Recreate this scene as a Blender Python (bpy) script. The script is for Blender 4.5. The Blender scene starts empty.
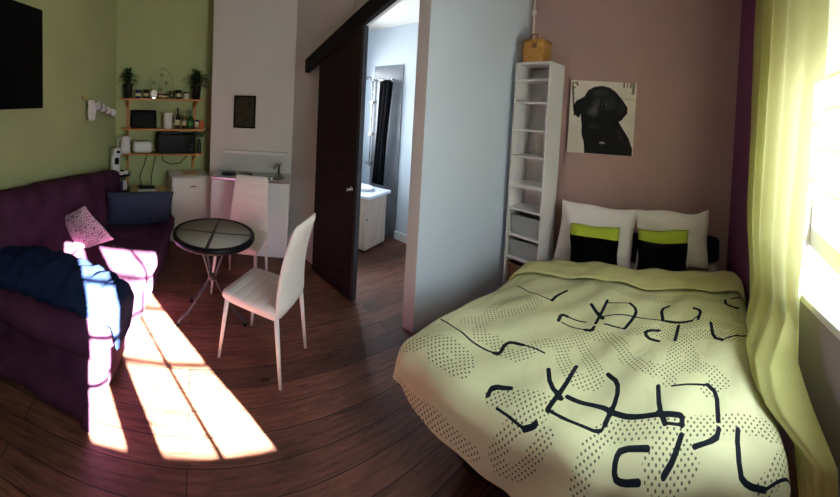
import bpy, bmesh, math, random
from mathutils import Vector, Matrix, noise, Euler
random.seed(7)
S = bpy.context.scene
C = S.collection
PI = math.pi
R_ = math.radians

# ------------------------------------------------------------------ camera (cylindrical panorama), world, sun, exposure
cd = bpy.data.cameras.new('camera')
cam = bpy.data.objects.new('camera', cd)
C.objects.link(cam)
S.camera = cam
cd.type = 'PANO'
cd.panorama_type = 'CENTRAL_CYLINDRICAL'
FPX, YC, EYE = 330.0, 122.0, 1.72
cd.central_cylindrical_radius = 1.0
cd.central_cylindrical_range_u_min = -420 / FPX
cd.central_cylindrical_range_u_max = 420 / FPX
cd.central_cylindrical_range_v_min = -(497 - YC) / FPX
cd.central_cylindrical_range_v_max = YC / FPX
cd.clip_start = 0.02
cam.matrix_world = Matrix.Translation((0, 0, EYE)) @ Matrix.Rotation(R_(39), 4, 'Z') @ Matrix.Rotation(R_(90 - 1.8), 4, 'X') @ Matrix.Rotation(R_(3.2), 4, 'Z')

w = bpy.data.worlds.new('world')
S.world = w
w.use_nodes = True
nt = w.node_tree
bg = nt.nodes['Background']
tc = nt.nodes.new('ShaderNodeTexCoord')
sp = nt.nodes.new('ShaderNodeSeparateXYZ')
cr = nt.nodes.new('ShaderNodeValToRGB')
nt.links.new(tc.outputs['Generated'], sp.inputs[0])
nt.links.new(sp.outputs['Z'], cr.inputs[0])
cr.color_ramp.elements[0].position = 0.0
cr.color_ramp.elements[0].color = (0.74, 0.75, 0.76, 1)
cr.color_ramp.elements[1].position = 0.35
cr.color_ramp.elements[1].color = (0.80, 0.90, 1.0, 1)
nt.links.new(cr.outputs[0], bg.inputs[0])
bg.inputs[1].default_value = 52.0

sd = bpy.data.lights.new('sun', 'SUN')
sun = bpy.data.objects.new('sun', sd)
C.objects.link(sun)
sd.energy = 950.0
sd.angle = R_(0.55)
sd.color = (1.0, 0.96, 0.90)
sun.rotation_euler = Vector((-1.0, -0.31, -0.44)).to_track_quat('-Z', 'Y').to_euler()

def portal(name, loc, sx, sy, direction):
    ld = bpy.data.lights.new(name, 'AREA')
    ld.shape = 'RECTANGLE'; ld.size = sx; ld.size_y = sy
    ld.cycles.is_portal = True
    lo = bpy.data.objects.new(name, ld)
    C.objects.link(lo)
    lo.location = loc
    lo.rotation_euler = Vector(direction).to_track_quat('-Z', 'Y').to_euler()
    return lo
portal('window_portal', (1.24, 1.30, 1.82), 1.65, 1.9, (-1, 0, 0))
portal('bathroom_window_portal', (-3.74, 2.65, 1.75), 0.95, 1.3, (1, 0, 0))

S.view_settings.view_transform = 'Standard'
S.view_settings.look = 'None'
S.view_settings.gamma = 1.0
S.view_settings.use_curve_mapping = False
S.view_settings.exposure = -0.68
S.cycles.max_bounces = 10
S.cycles.diffuse_bounces = 6
S.cycles.transparent_max_bounces = 12
S.cycles.sample_clamp_indirect = 8.0
S.cycles.caustics_reflective = False
S.cycles.caustics_refractive = False

# ------------------------------------------------------------------ materials
def srgb(r, g, b):
    f = lambda c: ((c / 255 + 0.055) / 1.055) ** 2.4 if c / 255 > 0.04045 else c / 255 / 12.92
    return (f(r), f(g), f(b), 1)
M = {}
def mat(name, rgb, rough=0.6, metal=0.0, var=0.0, scale=6.0, bump=0.0, bscale=60.0, stretch=(1, 1, 1), sheen=0.0, trans=0.0, alpha=1.0, emit=0.0, coat=0.0, detail=4, spec=0.3):
    m = bpy.data.materials.new(name); m.use_nodes = True
    n = m.node_tree; b = n.nodes['Principled BSDF']
    c = srgb(*rgb)
    b.inputs['Base Color'].default_value = c
    b.inputs['Roughness'].default_value = rough
    b.inputs['Metallic'].default_value = metal
    if sheen:
        b.inputs['Sheen Weight'].default_value = sheen
        b.inputs['Sheen Tint'].default_value = c
    if trans: b.inputs['Transmission Weight'].default_value = trans
    b.inputs['Specular IOR Level'].default_value = spec
    if coat: b.inputs['Coat Weight'].default_value = coat
    b.inputs['Alpha'].default_value = alpha
    t = n.nodes.new('ShaderNodeTexCoord'); mp = n.nodes.new('ShaderNodeMapping')
    mp.inputs['Scale'].default_value = stretch
    n.links.new(t.outputs['Object'], mp.inputs[0])
    if var:
        z = n.nodes.new('ShaderNodeTexNoise'); z.inputs['Scale'].default_value = scale; z.inputs['Detail'].default_value = detail
        n.links.new(mp.outputs[0], z.inputs[0])
        r = n.nodes.new('ShaderNodeValToRGB')
        r.color_ramp.elements[0].position = 0.3; r.color_ramp.elements[1].position = 0.7
        r.color_ramp.elements[0].color = tuple(max(0, x * (1 - var)) for x in c[:3]) + (1,)
        r.color_ramp.elements[1].color = tuple(min(1, x * (1 + var)) for x in c[:3]) + (1,)
        n.links.new(z.outputs[0], r.inputs[0]); n.links.new(r.outputs[0], b.inputs['Base Color'])
    if bump:
        z = n.nodes.new('ShaderNodeTexNoise'); z.inputs['Scale'].default_value = bscale; z.inputs['Detail'].default_value = 5
        n.links.new(mp.outputs[0], z.inputs[0])
        bp = n.nodes.new('ShaderNodeBump'); bp.inputs['Strength'].default_value = bump; bp.inputs['Distance'].default_value = 0.01
        n.links.new(z.outputs[0], bp.inputs['Height']); n.links.new(bp.outputs[0], b.inputs['Normal'])
    if emit:
        b.inputs['Emission Color'].default_value = c; b.inputs['Emission Strength'].default_value = emit
    M[name] = m
    return m

mat('green_paint', (168, 178, 128), 0.75, var=0.06, scale=2.0, bump=0.12, bscale=90)
mat('white_paint', (204, 200, 194), 0.8, var=0.03, scale=2, bump=0.1, bscale=70)
mat('cool_white_paint', (204, 216, 228), 0.7, var=0.02, scale=2, bump=0.08, bscale=70)
mat('pink_paint', (172, 142, 138), 0.8, var=0.05, scale=1.6, bump=0.12, bscale=60)
mat('purple_paint', (108, 56, 92), 0.7, var=0.08, scale=3, bump=0.1)
mat('grey_paint', (160, 152, 158), 0.8, var=0.05, scale=3, bump=0.15, bscale=40)
mat('ceiling_paint', (225, 222, 216), 0.9)
mat('trim_white', (226, 226, 222), 0.45)
mat('frame_white', (205, 203, 198), 0.5)
mat('purple_velvet', (68, 37, 58), 0.92, var=0.42, scale=5, bump=0.35, bscale=14, spec=0.08)
mat('navy_cloth', (24, 34, 62), 0.9, var=0.25, scale=9, bump=0.5, bscale=30, spec=0.06)
mat('slate_cloth', (46, 54, 72), 0.85, var=0.12, scale=5, bump=0.3, bscale=18, spec=0.08)
mat('dark_navy', (14, 16, 30), 0.9, spec=0.08, bump=0.2)
mat('white_cotton', (236, 230, 226), 0.85, bump=0.3, bscale=16)
mat('sheet_cotton', (205, 196, 190), 0.85, bump=0.3, bscale=12)
mat('black_cloth', (4, 4, 6), 0.95, spec=0.02)
mat('lime_cloth', (150, 166, 48), 0.85, bump=0.1, bscale=40)
mat('white_leather', (232, 222, 212), 0.42, bump=0.08, bscale=120)
mat('white_metal', (228, 222, 214), 0.35)
mat('black_metal', (24, 22, 24), 0.35, metal=0.6)
mat('grey_metal', (60, 58, 60), 0.4, metal=0.6)
mat('steel', (190, 190, 188), 0.25, metal=1.0)
mat('black_plastic', (3, 3, 4), 0.45, spec=0.06)
mat('tv_screen', (2, 2, 3), 0.4, spec=0.08)
mat('white_plastic', (225, 224, 220), 0.35)
mat('white_enamel', (214, 213, 208), 0.35, var=0.02)
mat('white_laminate', (222, 220, 218), 0.45)
mat('grey_plastic', (150, 156, 152), 0.45, var=0.05)
mat('pine', (190, 132, 74), 0.5, var=0.2, scale=5, stretch=(14, 1.2, 14), bump=0.1)
mat('pine_pale', (202, 172, 118), 0.5, var=0.15, scale=5, stretch=(12, 1.2, 12))
mat('oak_pale', (205, 184, 166), 0.55, var=0.14, scale=4, stretch=(9, 9, 0.8), bump=0.08)
mat('dark_wood', (40, 27, 26), 0.6, spec=0.1, var=0.45, scale=4, stretch=(1.2, 1.2, 16), bump=0.2, bscale=9)
mat('rail_wood', (26, 20, 20), 0.6, spec=0.1, var=0.3, scale=6, stretch=(1, 6, 12))
mat('plant_green', (40, 62, 26), 0.6, var=0.35, scale=20)
mat('stem_brown', (70, 55, 35), 0.7)
mat('pot_black', (18, 18, 18), 0.4)
mat('glass_brown', (24, 12, 6), 0.12, coat=0.5)
mat('glass_amber', (48, 26, 12), 0.12, coat=0.5)
mat('glass_green', (22, 66, 26), 0.12, coat=0.5)
mat('label_cream', (200, 188, 150), 0.6)
mat('label_green', (60, 120, 60), 0.6)
mat('foil_gold', (170, 140, 60), 0.35, metal=0.6)
mat('tin_blue', (30, 38, 84), 0.35)
mat('tin_black', (22, 20, 24), 0.35)
mat('tin_red', (110, 34, 30), 0.4)
mat('box_orange', (176, 92, 44), 0.6)
mat('ceramic_white', (222, 218, 212), 0.25)
mat('cotton_mitt', (226, 224, 220), 0.9, bump=0.3, bscale=30)
mat('mug_blue', (70, 84, 130), 0.35)
mat('mug_red', (140, 60, 66), 0.35)
mat('wicker', (176, 132, 66), 0.7, var=0.35, scale=30, stretch=(1, 1, 6), bump=0.6, bscale=60)
mat('brown_wicker', (118, 84, 56), 0.7, var=0.3, scale=40, bump=0.6)
mat('cable_black', (10, 10, 10), 0.5)
mat('cable_white', (220, 218, 210), 0.5)
mat('rope', (214, 208, 196), 0.8, bump=0.4)
mat('shower_panel', (112, 116, 124), 0.25, var=0.06)
mat('towel_black', (8, 9, 13), 0.95, bump=0.3, bscale=80, spec=0.03)
mat('basin_white', (232, 236, 244), 0.2)
mat('wire_grey', (120, 118, 96), 0.4, metal=0.5)
mat('purple_pack', (96, 60, 130), 0.5)
mat('print_dark', (40, 36, 24), 0.6, spec=0.15, var=0.6, scale=14)
mat('bed_wood', (28, 22, 22), 0.6)
mat('tile_grey', (120, 122, 126), 0.4)

def nodes_of(name, rgb, rough):
    m = bpy.data.materials.new(name); m.use_nodes = True
    M[name] = m
    n = m.node_tree; b = n.nodes['Principled BSDF']
    b.inputs['Base Color'].default_value = srgb(*rgb); b.inputs['Roughness'].default_value = rough
    return n, b
def math_node(n, op, a, b=None, clamp=False):
    k = n.nodes.new('ShaderNodeMath'); k.operation = op; k.use_clamp = clamp
    for i, v in enumerate((a, b)):
        if v is None: continue
        if isinstance(v, (int, float)): k.inputs[i].default_value = v
        else: n.links.new(v, k.inputs[i])
    return k.outputs[0]
def mixc(n, fac, a, b):
    k = n.nodes.new('ShaderNodeMix'); k.data_type = 'RGBA'
    if isinstance(fac, (int, float)): k.inputs[0].default_value = fac
    else: n.links.new(fac, k.inputs[0])
    for i, v in ((6, a), (7, b)):
        if isinstance(v, tuple): k.inputs[i].default_value = v
        else: n.links.new(v, k.inputs[i])
    return k.outputs[2]

# worn dark floor boards running along the window wall
n, b = nodes_of('floor_boards', (80, 50, 36), 0.42)
t = n.nodes.new('ShaderNodeTexCoord'); mp = n.nodes.new('ShaderNodeMapping')
mp.inputs['Rotation'].default_value = (0, 0, R_(-102 + 24))
n.links.new(t.outputs['Object'], mp.inputs[0])
br = n.nodes.new('ShaderNodeTexBrick')
br.inputs['Scale'].default_value = 1.0
br.inputs['Brick Width'].default_value = 2.3
br.inputs['Row Height'].default_value = 0.145
br.inputs['Mortar Size'].default_value = 0.003
br.inputs['Mortar Smooth'].default_value = 0.3
br.inputs['Bias'].default_value = 0.0
br.offset = 0.37
br.inputs['Color1'].default_value = srgb(116, 78, 63)
br.inputs['Color2'].default_value = srgb(78, 52, 43)
br.inputs['Mortar'].default_value = srgb(22, 14, 12)
n.links.new(mp.outputs[0], br.inputs[0])
mp2 = n.nodes.new('ShaderNodeMapping'); mp2.inputs['Scale'].default_value = (1.0, 9.0, 1.0)
n.links.new(mp.outputs[0], mp2.inputs[0])
g = n.nodes.new('ShaderNodeTexNoise'); g.inputs['Scale'].default_value = 5; g.inputs['Detail'].default_value = 8; g.inputs['Roughness'].default_value = 0.65; g.inputs['Distortion'].default_value = 0.6
n.links.new(mp2.outputs[0], g.inputs[0])
gr = n.nodes.new('ShaderNodeValToRGB')
gr.color_ramp.elements[0].position = 0.3; gr.color_ramp.elements[0].color = (0.30, 0.26, 0.25, 1)
gr.color_ramp.elements[1].position = 0.72; gr.color_ramp.elements[1].color = (1.7, 1.6, 1.55, 1)
n.links.new(g.outputs[0], gr.inputs[0])
mu = n.nodes.new('ShaderNodeMix'); mu.data_type = 'RGBA'; mu.blend_type = 'MULTIPLY'; mu.inputs[0].default_value = 0.85
n.links.new(br.outputs[0], mu.inputs[6]); n.links.new(gr.outputs[0], mu.inputs[7])
bl = n.nodes.new('ShaderNodeTexNoise'); bl.inputs['Scale'].default_value = 1.7; bl.inputs['Detail'].default_value = 6
n.links.new(mp.outputs[0], bl.inputs[0])
blr = n.nodes.new('ShaderNodeValToRGB'); blr.color_ramp.elements[0].position = 0.38; blr.color_ramp.elements[1].position = 0.66
blr.color_ramp.elements[0].color = (0.55, 0.5, 0.5, 1); blr.color_ramp.elements[1].color = (1.1, 1.1, 1.1, 1)
n.links.new(bl.outputs[0], blr.inputs[0])
mu2 = n.nodes.new('ShaderNodeMix'); mu2.data_type = 'RGBA'; mu2.blend_type = 'MULTIPLY'; mu2.inputs[0].default_value = 0.8
n.links.new(mu.outputs[2], mu2.inputs[6]); n.links.new(blr.outputs[0], mu2.inputs[7])
vo = n.nodes.new('ShaderNodeTexVoronoi'); vo.inputs['Scale'].default_value = 1.6
mp3 = n.nodes.new('ShaderNodeMapping'); mp3.inputs['Scale'].default_value = (1.0, 1.9, 1.0)
n.links.new(mp.outputs[0], mp3.inputs[0]); n.links.new(mp3.outputs[0], vo.inputs[0])
kn = math_node(n, 'LESS_THAN', vo.outputs['Distance'], 0.06)
col = mixc(n, kn, mu2.outputs[2], srgb(26, 17, 14))
n.links.new(col, b.inputs['Base Color'])
rr = n.nodes.new('ShaderNodeMapRange'); rr.inputs[3].default_value = 0.38; rr.inputs[4].default_value = 0.65; b.inputs['Specular IOR Level'].default_value = 0.3
n.links.new(g.outputs[0], rr.inputs[0]); n.links.new(rr.outputs[0], b.inputs['Roughness'])
bp = n.nodes.new('ShaderNodeBump'); bp.inputs['Strength'].default_value = 0.35; bp.inputs['Distance'].default_value = 0.006
hh = math_node(n, 'SUBTRACT', g.outputs[0], br.outputs['Fac'])
n.links.new(hh, bp.inputs['Height']); n.links.new(bp.outputs[0], b.inputs['Normal'])

# duvet print: pale yellow green with thick, thin and dotted bands drawn from stored distances
n, b = nodes_of('duvet_print', (216, 218, 168), 0.85); b.inputs['Specular IOR Level'].default_value = 0.08
def attr(n, name):
    k = n.nodes.new('ShaderNodeAttribute'); k.attribute_name = name; return k.outputs['Fac']
dn = n.nodes.new('ShaderNodeAttribute'); dn.attribute_name = 'cloth'
vs = n.nodes.new('ShaderNodeVectorMath'); vs.operation = 'SCALE'; vs.inputs['Scale'].default_value = 1 / 0.019
n.links.new(dn.outputs['Vector'], vs.inputs[0])
rot = n.nodes.new('ShaderNodeVectorRotate'); rot.rotation_type = 'Z_AXIS'; rot.inputs['Angle'].default_value = R_(45)
n.links.new(vs.outputs[0], rot.inputs[0])
fr = n.nodes.new('ShaderNodeVectorMath'); fr.operation = 'FRACTION'; n.links.new(rot.outputs[0], fr.inputs[0])
sb = n.nodes.new('ShaderNodeVectorMath'); sb.operation = 'SUBTRACT'; sb.inputs[1].default_value = (0.5, 0.5, 0); n.links.new(fr.outputs[0], sb.inputs[0])
se = n.nodes.new('ShaderNodeSeparateXYZ'); n.links.new(sb.outputs[0], se.inputs[0])
dist = math_node(n, 'SQRT', math_node(n, 'ADD', math_node(n, 'POWER', se.outputs[0], 2.0), math_node(n, 'POWER', se.outputs[1], 2.0)))
dot = math_node(n, 'LESS_THAN', dist, 0.24)
dm = math_node(n, 'MULTIPLY', dot, math_node(n, 'LESS_THAN', attr(n, 'dots'), 0.036))
ln = math_node(n, 'LESS_THAN', attr(n, 'lines'), 0.0)
fac = math_node(n, 'MAXIMUM', ln, math_node(n, 'MULTIPLY', dm, 0.8))
n.links.new(mixc(n, fac, srgb(198, 198, 156), srgb(20, 25, 32)), b.inputs['Base Color'])
z = n.nodes.new('ShaderNodeTexNoise'); z.inputs['Scale'].default_value = 5; z.inputs['Detail'].default_value = 4; z.inputs['Distortion'].default_value = 0.8
t = n.nodes.new('ShaderNodeTexCoord'); n.links.new(t.outputs['Object'], z.inputs[0])
bp = n.nodes.new('ShaderNodeBump'); bp.inputs['Strength'].default_value = 0.35; bp.inputs['Distance'].default_value = 0.03
n.links.new(z.outputs[0], bp.inputs['Height']); n.links.new(bp.outputs[0], b.inputs['Normal'])
mat('duvet_plain', (190, 187, 132), 0.85, bump=0.5, bscale=9)

# thin curtain cloth lets daylight glow through
n, b = nodes_of('curtain_cloth', (188, 190, 118), 0.9)
tl = n.nodes.new('ShaderNodeBsdfTranslucent'); tl.inputs[0].default_value = srgb(208, 209, 152)
ms = n.nodes.new('ShaderNodeMixShader'); ms.inputs[0].default_value = 0.2
out = n.nodes['Material Output']
n.links.new(b.outputs[0], ms.inputs[1]); n.links.new(tl.outputs[0], ms.inputs[2]); n.links.new(ms.outputs[0], out.inputs[0])
wv = n.nodes.new('ShaderNodeTexNoise'); wv.inputs['Scale'].default_value = 160
t = n.nodes.new('ShaderNodeTexCoord'); n.links.new(t.outputs['Object'], wv.inputs[0])
bp = n.nodes.new('ShaderNodeBump'); bp.inputs['Strength'].default_value = 0.25; bp.inputs['Distance'].default_value = 0.004
n.links.new(wv.outputs[0], bp.inputs['Height']); n.links.new(bp.outputs[0], b.inputs['Normal'])

n, b = nodes_of('glow_blind_cloth', (238, 238, 236), 0.9)
tl = n.nodes.new('ShaderNodeBsdfTranslucent'); tl.inputs[0].default_value = srgb(240, 240, 238)
ms = n.nodes.new('ShaderNodeMixShader'); ms.inputs[0].default_value = 0.3
n.links.new(b.outputs[0], ms.inputs[1]); n.links.new(tl.outputs[0], ms.inputs[2]); n.links.new(ms.outputs[0], n.nodes['Material Output'].inputs[0])

# clear window glass, smoked table glass
def glass(name, rgb, fac, rough=0.0, frost=None, ff=0.0):
    m = bpy.data.materials.new(name); m.use_nodes = True; M[name] = m
    n = m.node_tree; n.nodes.remove(n.nodes['Principled BSDF'])
    tr = n.nodes.new('ShaderNodeBsdfTransparent'); tr.inputs[0].default_value = srgb(*rgb)
    gl = n.nodes.new('ShaderNodeBsdfGlossy'); gl.inputs['Roughness'].default_value = rough
    mx = n.nodes.new('ShaderNodeMixShader'); mx.inputs[0].default_value = fac
    n.links.new(tr.outputs[0], mx.inputs[1]); n.links.new(gl.outputs[0], mx.inputs[2])
    last = mx
    if frost:
        df = n.nodes.new('ShaderNodeBsdfDiffuse'); df.inputs[0].default_value = srgb(*frost)
        m2 = n.nodes.new('ShaderNodeMixShader'); m2.inputs[0].default_value = ff
        n.links.new(mx.outputs[0], m2.inputs[1]); n.links.new(df.outputs[0], m2.inputs[2]); last = m2
    n.links.new(last.outputs[0], n.nodes['Material Output'].inputs[0])
glass('window_glass', (250, 252, 252), 0.04)
glass('table_glass', (190, 182, 168), 0.2, 0.1, (196, 190, 180), 0.5)
mat('table_bar', (66, 62, 58), 0.5)
glass('jug_glass', (210, 214, 205), 0.16, 0.1)

# stitched leather back of the chairs: horizontal seams
n, b = nodes_of('seamed_leather', (232, 222, 212), 0.42)
t = n.nodes.new('ShaderNodeTexCoord'); se = n.nodes.new('ShaderNodeSeparateXYZ'); n.links.new(t.outputs['Object'], se.inputs[0])
s = math_node(n, 'ADD', se.outputs['Z'], math_node(n, 'MULTIPLY', se.outputs['Y'], 1.0))
p = math_node(n, 'ABSOLUTE', math_node(n, 'SINE', math_node(n, 'MULTIPLY', s, PI / 0.075)))
p = math_node(n, 'POWER', p, 0.25)
bp = n.nodes.new('ShaderNodeBump'); bp.inputs['Strength'].default_value = 0.5; bp.inputs['Distance'].default_value = 0.01
n.links.new(p, bp.inputs['Height']); n.links.new(bp.outputs[0], b.inputs['Normal'])

# floral pattern of the small pink cushion
n, b = nodes_of('patterned_pink', (214, 178, 188), 0.85)
t = n.nodes.new('ShaderNodeTexCoord')
v = n.nodes.new('ShaderNodeTexVoronoi'); v.feature = 'DISTANCE_TO_EDGE'; v.inputs['Scale'].default_value = 52
n.links.new(t.outputs['Object'], v.inputs[0])
f1 = math_node(n, 'LESS_THAN', v.outputs['Distance'], 0.09)
n.links.new(mixc(n, f1, srgb(218, 186, 194), srgb(128, 88, 110)), b.inputs['Base Color'])

# ------------------------------------------------------------------ mesh helpers
class MB:
    def __init__(s): s.v = []; s.f = []; s.sm = []
    def add(s, vs, fs, smooth=False, M_=None):
        k = len(s.v)
        if M_ is not None: vs = [M_ @ Vector(p) for p in vs]
        s.v += [tuple(p) for p in vs]
        s.f += [tuple(i + k for i in f) for f in fs]; s.sm += [smooth] * len(fs)
        return s
    def box(s, x0, x1, y0, y1, z0, z1, rz=0.0, piv=None, M_=None):
        vs = [(x, y, z) for x in (x0, x1) for y in (y0, y1) for z in (z0, z1)]
        if rz:
            px, py = piv if piv else ((x0 + x1) / 2, (y0 + y1) / 2)
            c, q = math.cos(rz), math.sin(rz)
            vs = [(px + (x - px) * c - (y - py) * q, py + (x - px) * q + (y - py) * c, z) for x, y, z in vs]
        return s.add(vs, [(0, 1, 3, 2), (4, 6, 7, 5), (0, 4, 5, 1), (2, 3, 7, 6), (0, 2, 6, 4), (1, 5, 7, 3)], False, M_)
    def soft(s, cx, cy, cz, sx, sy, sz, r=0.05, n=10, amp=0.0, fr=3.0, seed=0, M_=None, sag=0.0):
        """rounded padded block; amp adds gentle lumps"""
        idx = {}; vs = []; fs = []
        def vid(p):
            key = tuple(round(q, 5) for q in p)
            if key not in idx: idx[key] = len(vs); vs.append(p)
            return idx[key]
        for ax in range(3):
            for sg in (-1, 1):
                for i in range(n):
                    for j in range(n):
                        q = []
                        for di, dj in ((0, 0), (1, 0), (1, 1), (0, 1)):
                            u, w_ = -1 + 2 * (i + di) / n, -1 + 2 * (j + dj) / n
                            p = [0, 0, 0]; p[ax] = sg; p[(ax + 1) % 3] = u; p[(ax + 2) % 3] = w_
                            q.append(vid(tuple(p)))
                        fs.append(tuple(q) if sg > 0 else tuple(reversed(q)))
        o = []
        h = (sx / 2, sy / 2, sz / 2); r = min(r, *h)
        for p in vs:
            q = [math.copysign(abs(p[k]) ** 0.8, p[k]) * h[k] for k in range(3)]
            c = [max(-h[k] + r, min(h[k] - r, q[k])) for k in range(3)]
            d = Vector([q[k] - c[k] for k in range(3)])
            nn = d.normalized() if d.length > 1e-6 else Vector((0, 0, 1))
            w_ = Vector(c) + nn * r if d.length > 1e-6 else Vector(q)
            if amp:
                w_ += nn * amp * noise.noise(Vector((q[0] * fr + seed, q[1] * fr, q[2] * fr)))
            if sag: w_.z -= sag * (1 - (q[0] / h[0]) ** 2) * (1 - (q[1] / h[1]) ** 2)
            o.append((w_.x + cx, w_.y + cy, w_.z + cz))
        return s.add(o, fs, True, M_)
    def tube(s, pts, r, n=8, cap=True):
        pts = [Vector(p) for p in pts]; rs = r if isinstance(r, (list, tuple)) else [r] * len(pts)
        vs = []; fs = []; up = None
        for i, p in enumerate(pts):
            d = (pts[min(i + 1, len(pts) - 1)] - pts[max(i - 1, 0)]).normalized()
            if up is None: up = d.orthogonal().normalized()
            up = (up - d * up.dot(d)).normalized() if (up - d * up.dot(d)).length > 1e-4 else d.orthogonal().normalized()
            sd_ = d.cross(up)
            for k in range(n):
                a = 2 * PI * k / n
                vs.append(p + (up * math.cos(a) + sd_ * math.sin(a)) * rs[i])
        for i in range(len(pts) - 1):
            for k in range(n):
                fs.append((i * n + k, i * n + (k + 1) % n, (i + 1) * n + (k + 1) % n, (i + 1) * n + k))
        s.add(vs, fs, True)
        if cap:
            L = len(s.v) - len(vs)
            s.f += [tuple(L + k for k in reversed(range(n))), tuple(L + (len(pts) - 1) * n + k for k in range(n))]; s.sm += [False, False]
        return s
    def lathe(s, prof, c=(0, 0, 0), n=20, sx=1, sy=1, cap=True):
        vs = []; fs = []
        for r, z in prof:
            for k in range(n):
                a = 2 * PI * k / n; vs.append((c[0] + r * sx * math.cos(a), c[1] + r * sy * math.sin(a), c[2] + z))
        m = len(prof)
        for i in range(m - 1):
            for k in range(n): fs.append((i * n + k, i * n + (k + 1) % n, (i + 1) * n + (k + 1) % n, (i + 1) * n + k))
        if cap: fs.append(tuple(reversed(range(n)))); fs.append(tuple((m - 1) * n + k for k in range(n)))
        s.add(vs, fs, True)
        if cap: s.sm[-1] = s.sm[-2] = False
        return s
    def prism(s, poly, z0, z1, M_=None):
        n = len(poly)
        vs = [(x, y, z0) for x, y in poly] + [(x, y, z1) for x, y in poly]
        return s.add(vs, [tuple(reversed(range(n))), tuple(range(n, 2 * n))] + [(i, (i + 1) % n, n + (i + 1) % n, n + i) for i in range(n)], False, M_)
    def grid(s, rows, smooth=True, thick=0.0, M_=None):
        m, n = len(rows), len(rows[0]); vs = [p for r in rows for p in r]
        return s.add(vs, [(i * n + j, i * n + j + 1, (i + 1) * n + j + 1, (i + 1) * n + j) for i in range(m - 1) for j in range(n - 1)], smooth, M_)
    def build(s, name, m, parent=None, loc=None, rot=None, bevel=0.0, solid=0.0, sub=0):
        me = bpy.data.meshes.new(name)
        me.from_pydata(s.v, [], s.f); me.polygons.foreach_set('use_smooth', s.sm)
        bm = bmesh.new(); bm.from_mesh(me); bmesh.ops.recalc_face_normals(bm, faces=bm.faces); bm.to_mesh(me); bm.free()
        me.materials.append(M[m] if isinstance(m, str) else m)
        o = bpy.data.objects.new(name, me); C.objects.link(o)
        if parent: o.parent = parent
        if loc: o.location = loc
        if rot: o.rotation_euler = rot
        if bevel:
            k = o.modifiers.new('bevel', 'BEVEL'); k.width = bevel; k.segments = 2; k.limit_method = 'ANGLE'; k.angle_limit = R_(50)
        if solid:
            k = o.modifiers.new('solid', 'SOLIDIFY'); k.thickness = solid; k.offset = 0
        if sub:
            k = o.modifiers.new('sub', 'SUBSURF'); k.levels = sub; k.render_levels = sub
        return o

def tag(o, label, cat, group=None, kind=None):
    o['label'] = label; o['category'] = cat
    if group: o['group'] = group
    if kind: o['kind'] = kind
    return o
def thing(name, label, cat, loc=(0, 0, 0), rz=0.0, group=None):
    o = bpy.data.objects.new(name, None); C.objects.link(o)
    o.location = loc; o.rotation_euler = (0, 0, rz); o.empty_display_size = 0.1
    return tag(o, label, cat, group)
def struct(o): o['kind'] = 'structure'; return o
def dup(root, loc, rz, label, group=None):
    r = root.copy(); C.objects.link(r); r.location = loc; r.rotation_euler = (0, 0, rz); r['label'] = label
    if group: r['group'] = group
    for ch in list(root.children):
        c = ch.copy(); C.objects.link(c); c.parent = r
        for g in list(ch.children):
            d = g.copy(); C.objects.link(d); d.parent = c
    return r
def cushion_mb(w_, h_, t_, seed=0, n=16, amp=0.012, pin=0.06, edge=0.02):
    """pillow in its own plane: x width, z height, y thickness, corners pulled out a little"""
    mb = MB()
    for sg in (-1, 1):
        rows = []
        for i in range(n + 1):
            row = []
            for j in range(n + 1):
                u, v = -1 + 2 * i / n, -1 + 2 * j / n
                fu = 1 - pin * (1 - v * v) ; fv = 1 - pin * (1 - u * u)
                x = u * w_ / 2 * (1 - pin * (1 - u * u) * 0 - pin * (1 - v * v) * abs(u) ** 2 * 0.9)
                z = v * h_ / 2 * (1 - pin * (1 - u * u) * abs(v) ** 2 * 0.9)
                th = t_ / 2 * ((1 - abs(u) ** 2.6) * (1 - abs(v) ** 2.6)) ** 0.55
                e = th / (t_ / 2)
                x += edge * noise.noise(Vector((u * 1.0 + seed, v * 1.0, 7.0))); z += edge * noise.noise(Vector((u * 1.0, v * 1.0 + seed, 9.0)))
                th += amp * e * noise.noise(Vector((u * 2.2 + seed, v * 2.2, sg * 3.0)))
                row.append((x, sg * th, z + h_ / 2))
            rows.append(row)
        mb.grid(rows)
    return mb

# ------------------------------------------------------------------ the room
CZ = 3.3
def wall(name, p0, p1, m, openings=(), z0=0.0, z1=CZ, t=0.12, side=1, ext0=0.0, ext1=0.0):
    """box wall whose inner face runs p0 -> p1; thickness goes to the right of that direction when side = 1"""
    p0, p1 = Vector(p0), Vector(p1); L = (p1 - p0).length; d = (p1 - p0) / L
    nrm = Vector((d.y, -d.x)) * side
    A = Matrix(((d.x, nrm.x, 0, p0.x), (d.y, nrm.y, 0, p0.y), (0, 0, 1, 0), (0, 0, 0, 1)))
    mb = MB(); u = -ext0
    for (a, b_, za, zb) in sorted(openings):
        if a > u: mb.box(u, a, 0, t, z0, z1, M_=A)
        if za > z0: mb.box(a, b_, 0, t, z0, za, M_=A)
        if zb < z1: mb.box(a, b_, 0, t, zb, z1, M_=A)
        u = b_
    mb.box(u, L + ext1, 0, t, z0, z1, M_=A)
    return struct(mb.build(name, m))

o = MB().box(-4.9, 1.4, -2.6, 3.4, -0.06, 0.0).build('floor', 'floor_boards'); struct(o)
o = MB().box(-4.9, 1.4, -2.6, 3.4, CZ, CZ + 0.1).build('ceiling', 'ceiling_paint'); struct(o)
LW0, LW1 = Vector((-4.35, -0.14)), Vector((0.86, -2.224))
wall('wall_left', LW0, LW1, 'green_paint', side=1, ext0=0.15, ext1=0.1)
wall('wall_kitchen', (-4.35, 1.30), (-4.35, -0.14), 'green_paint', side=1, ext0=0.1)
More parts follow.
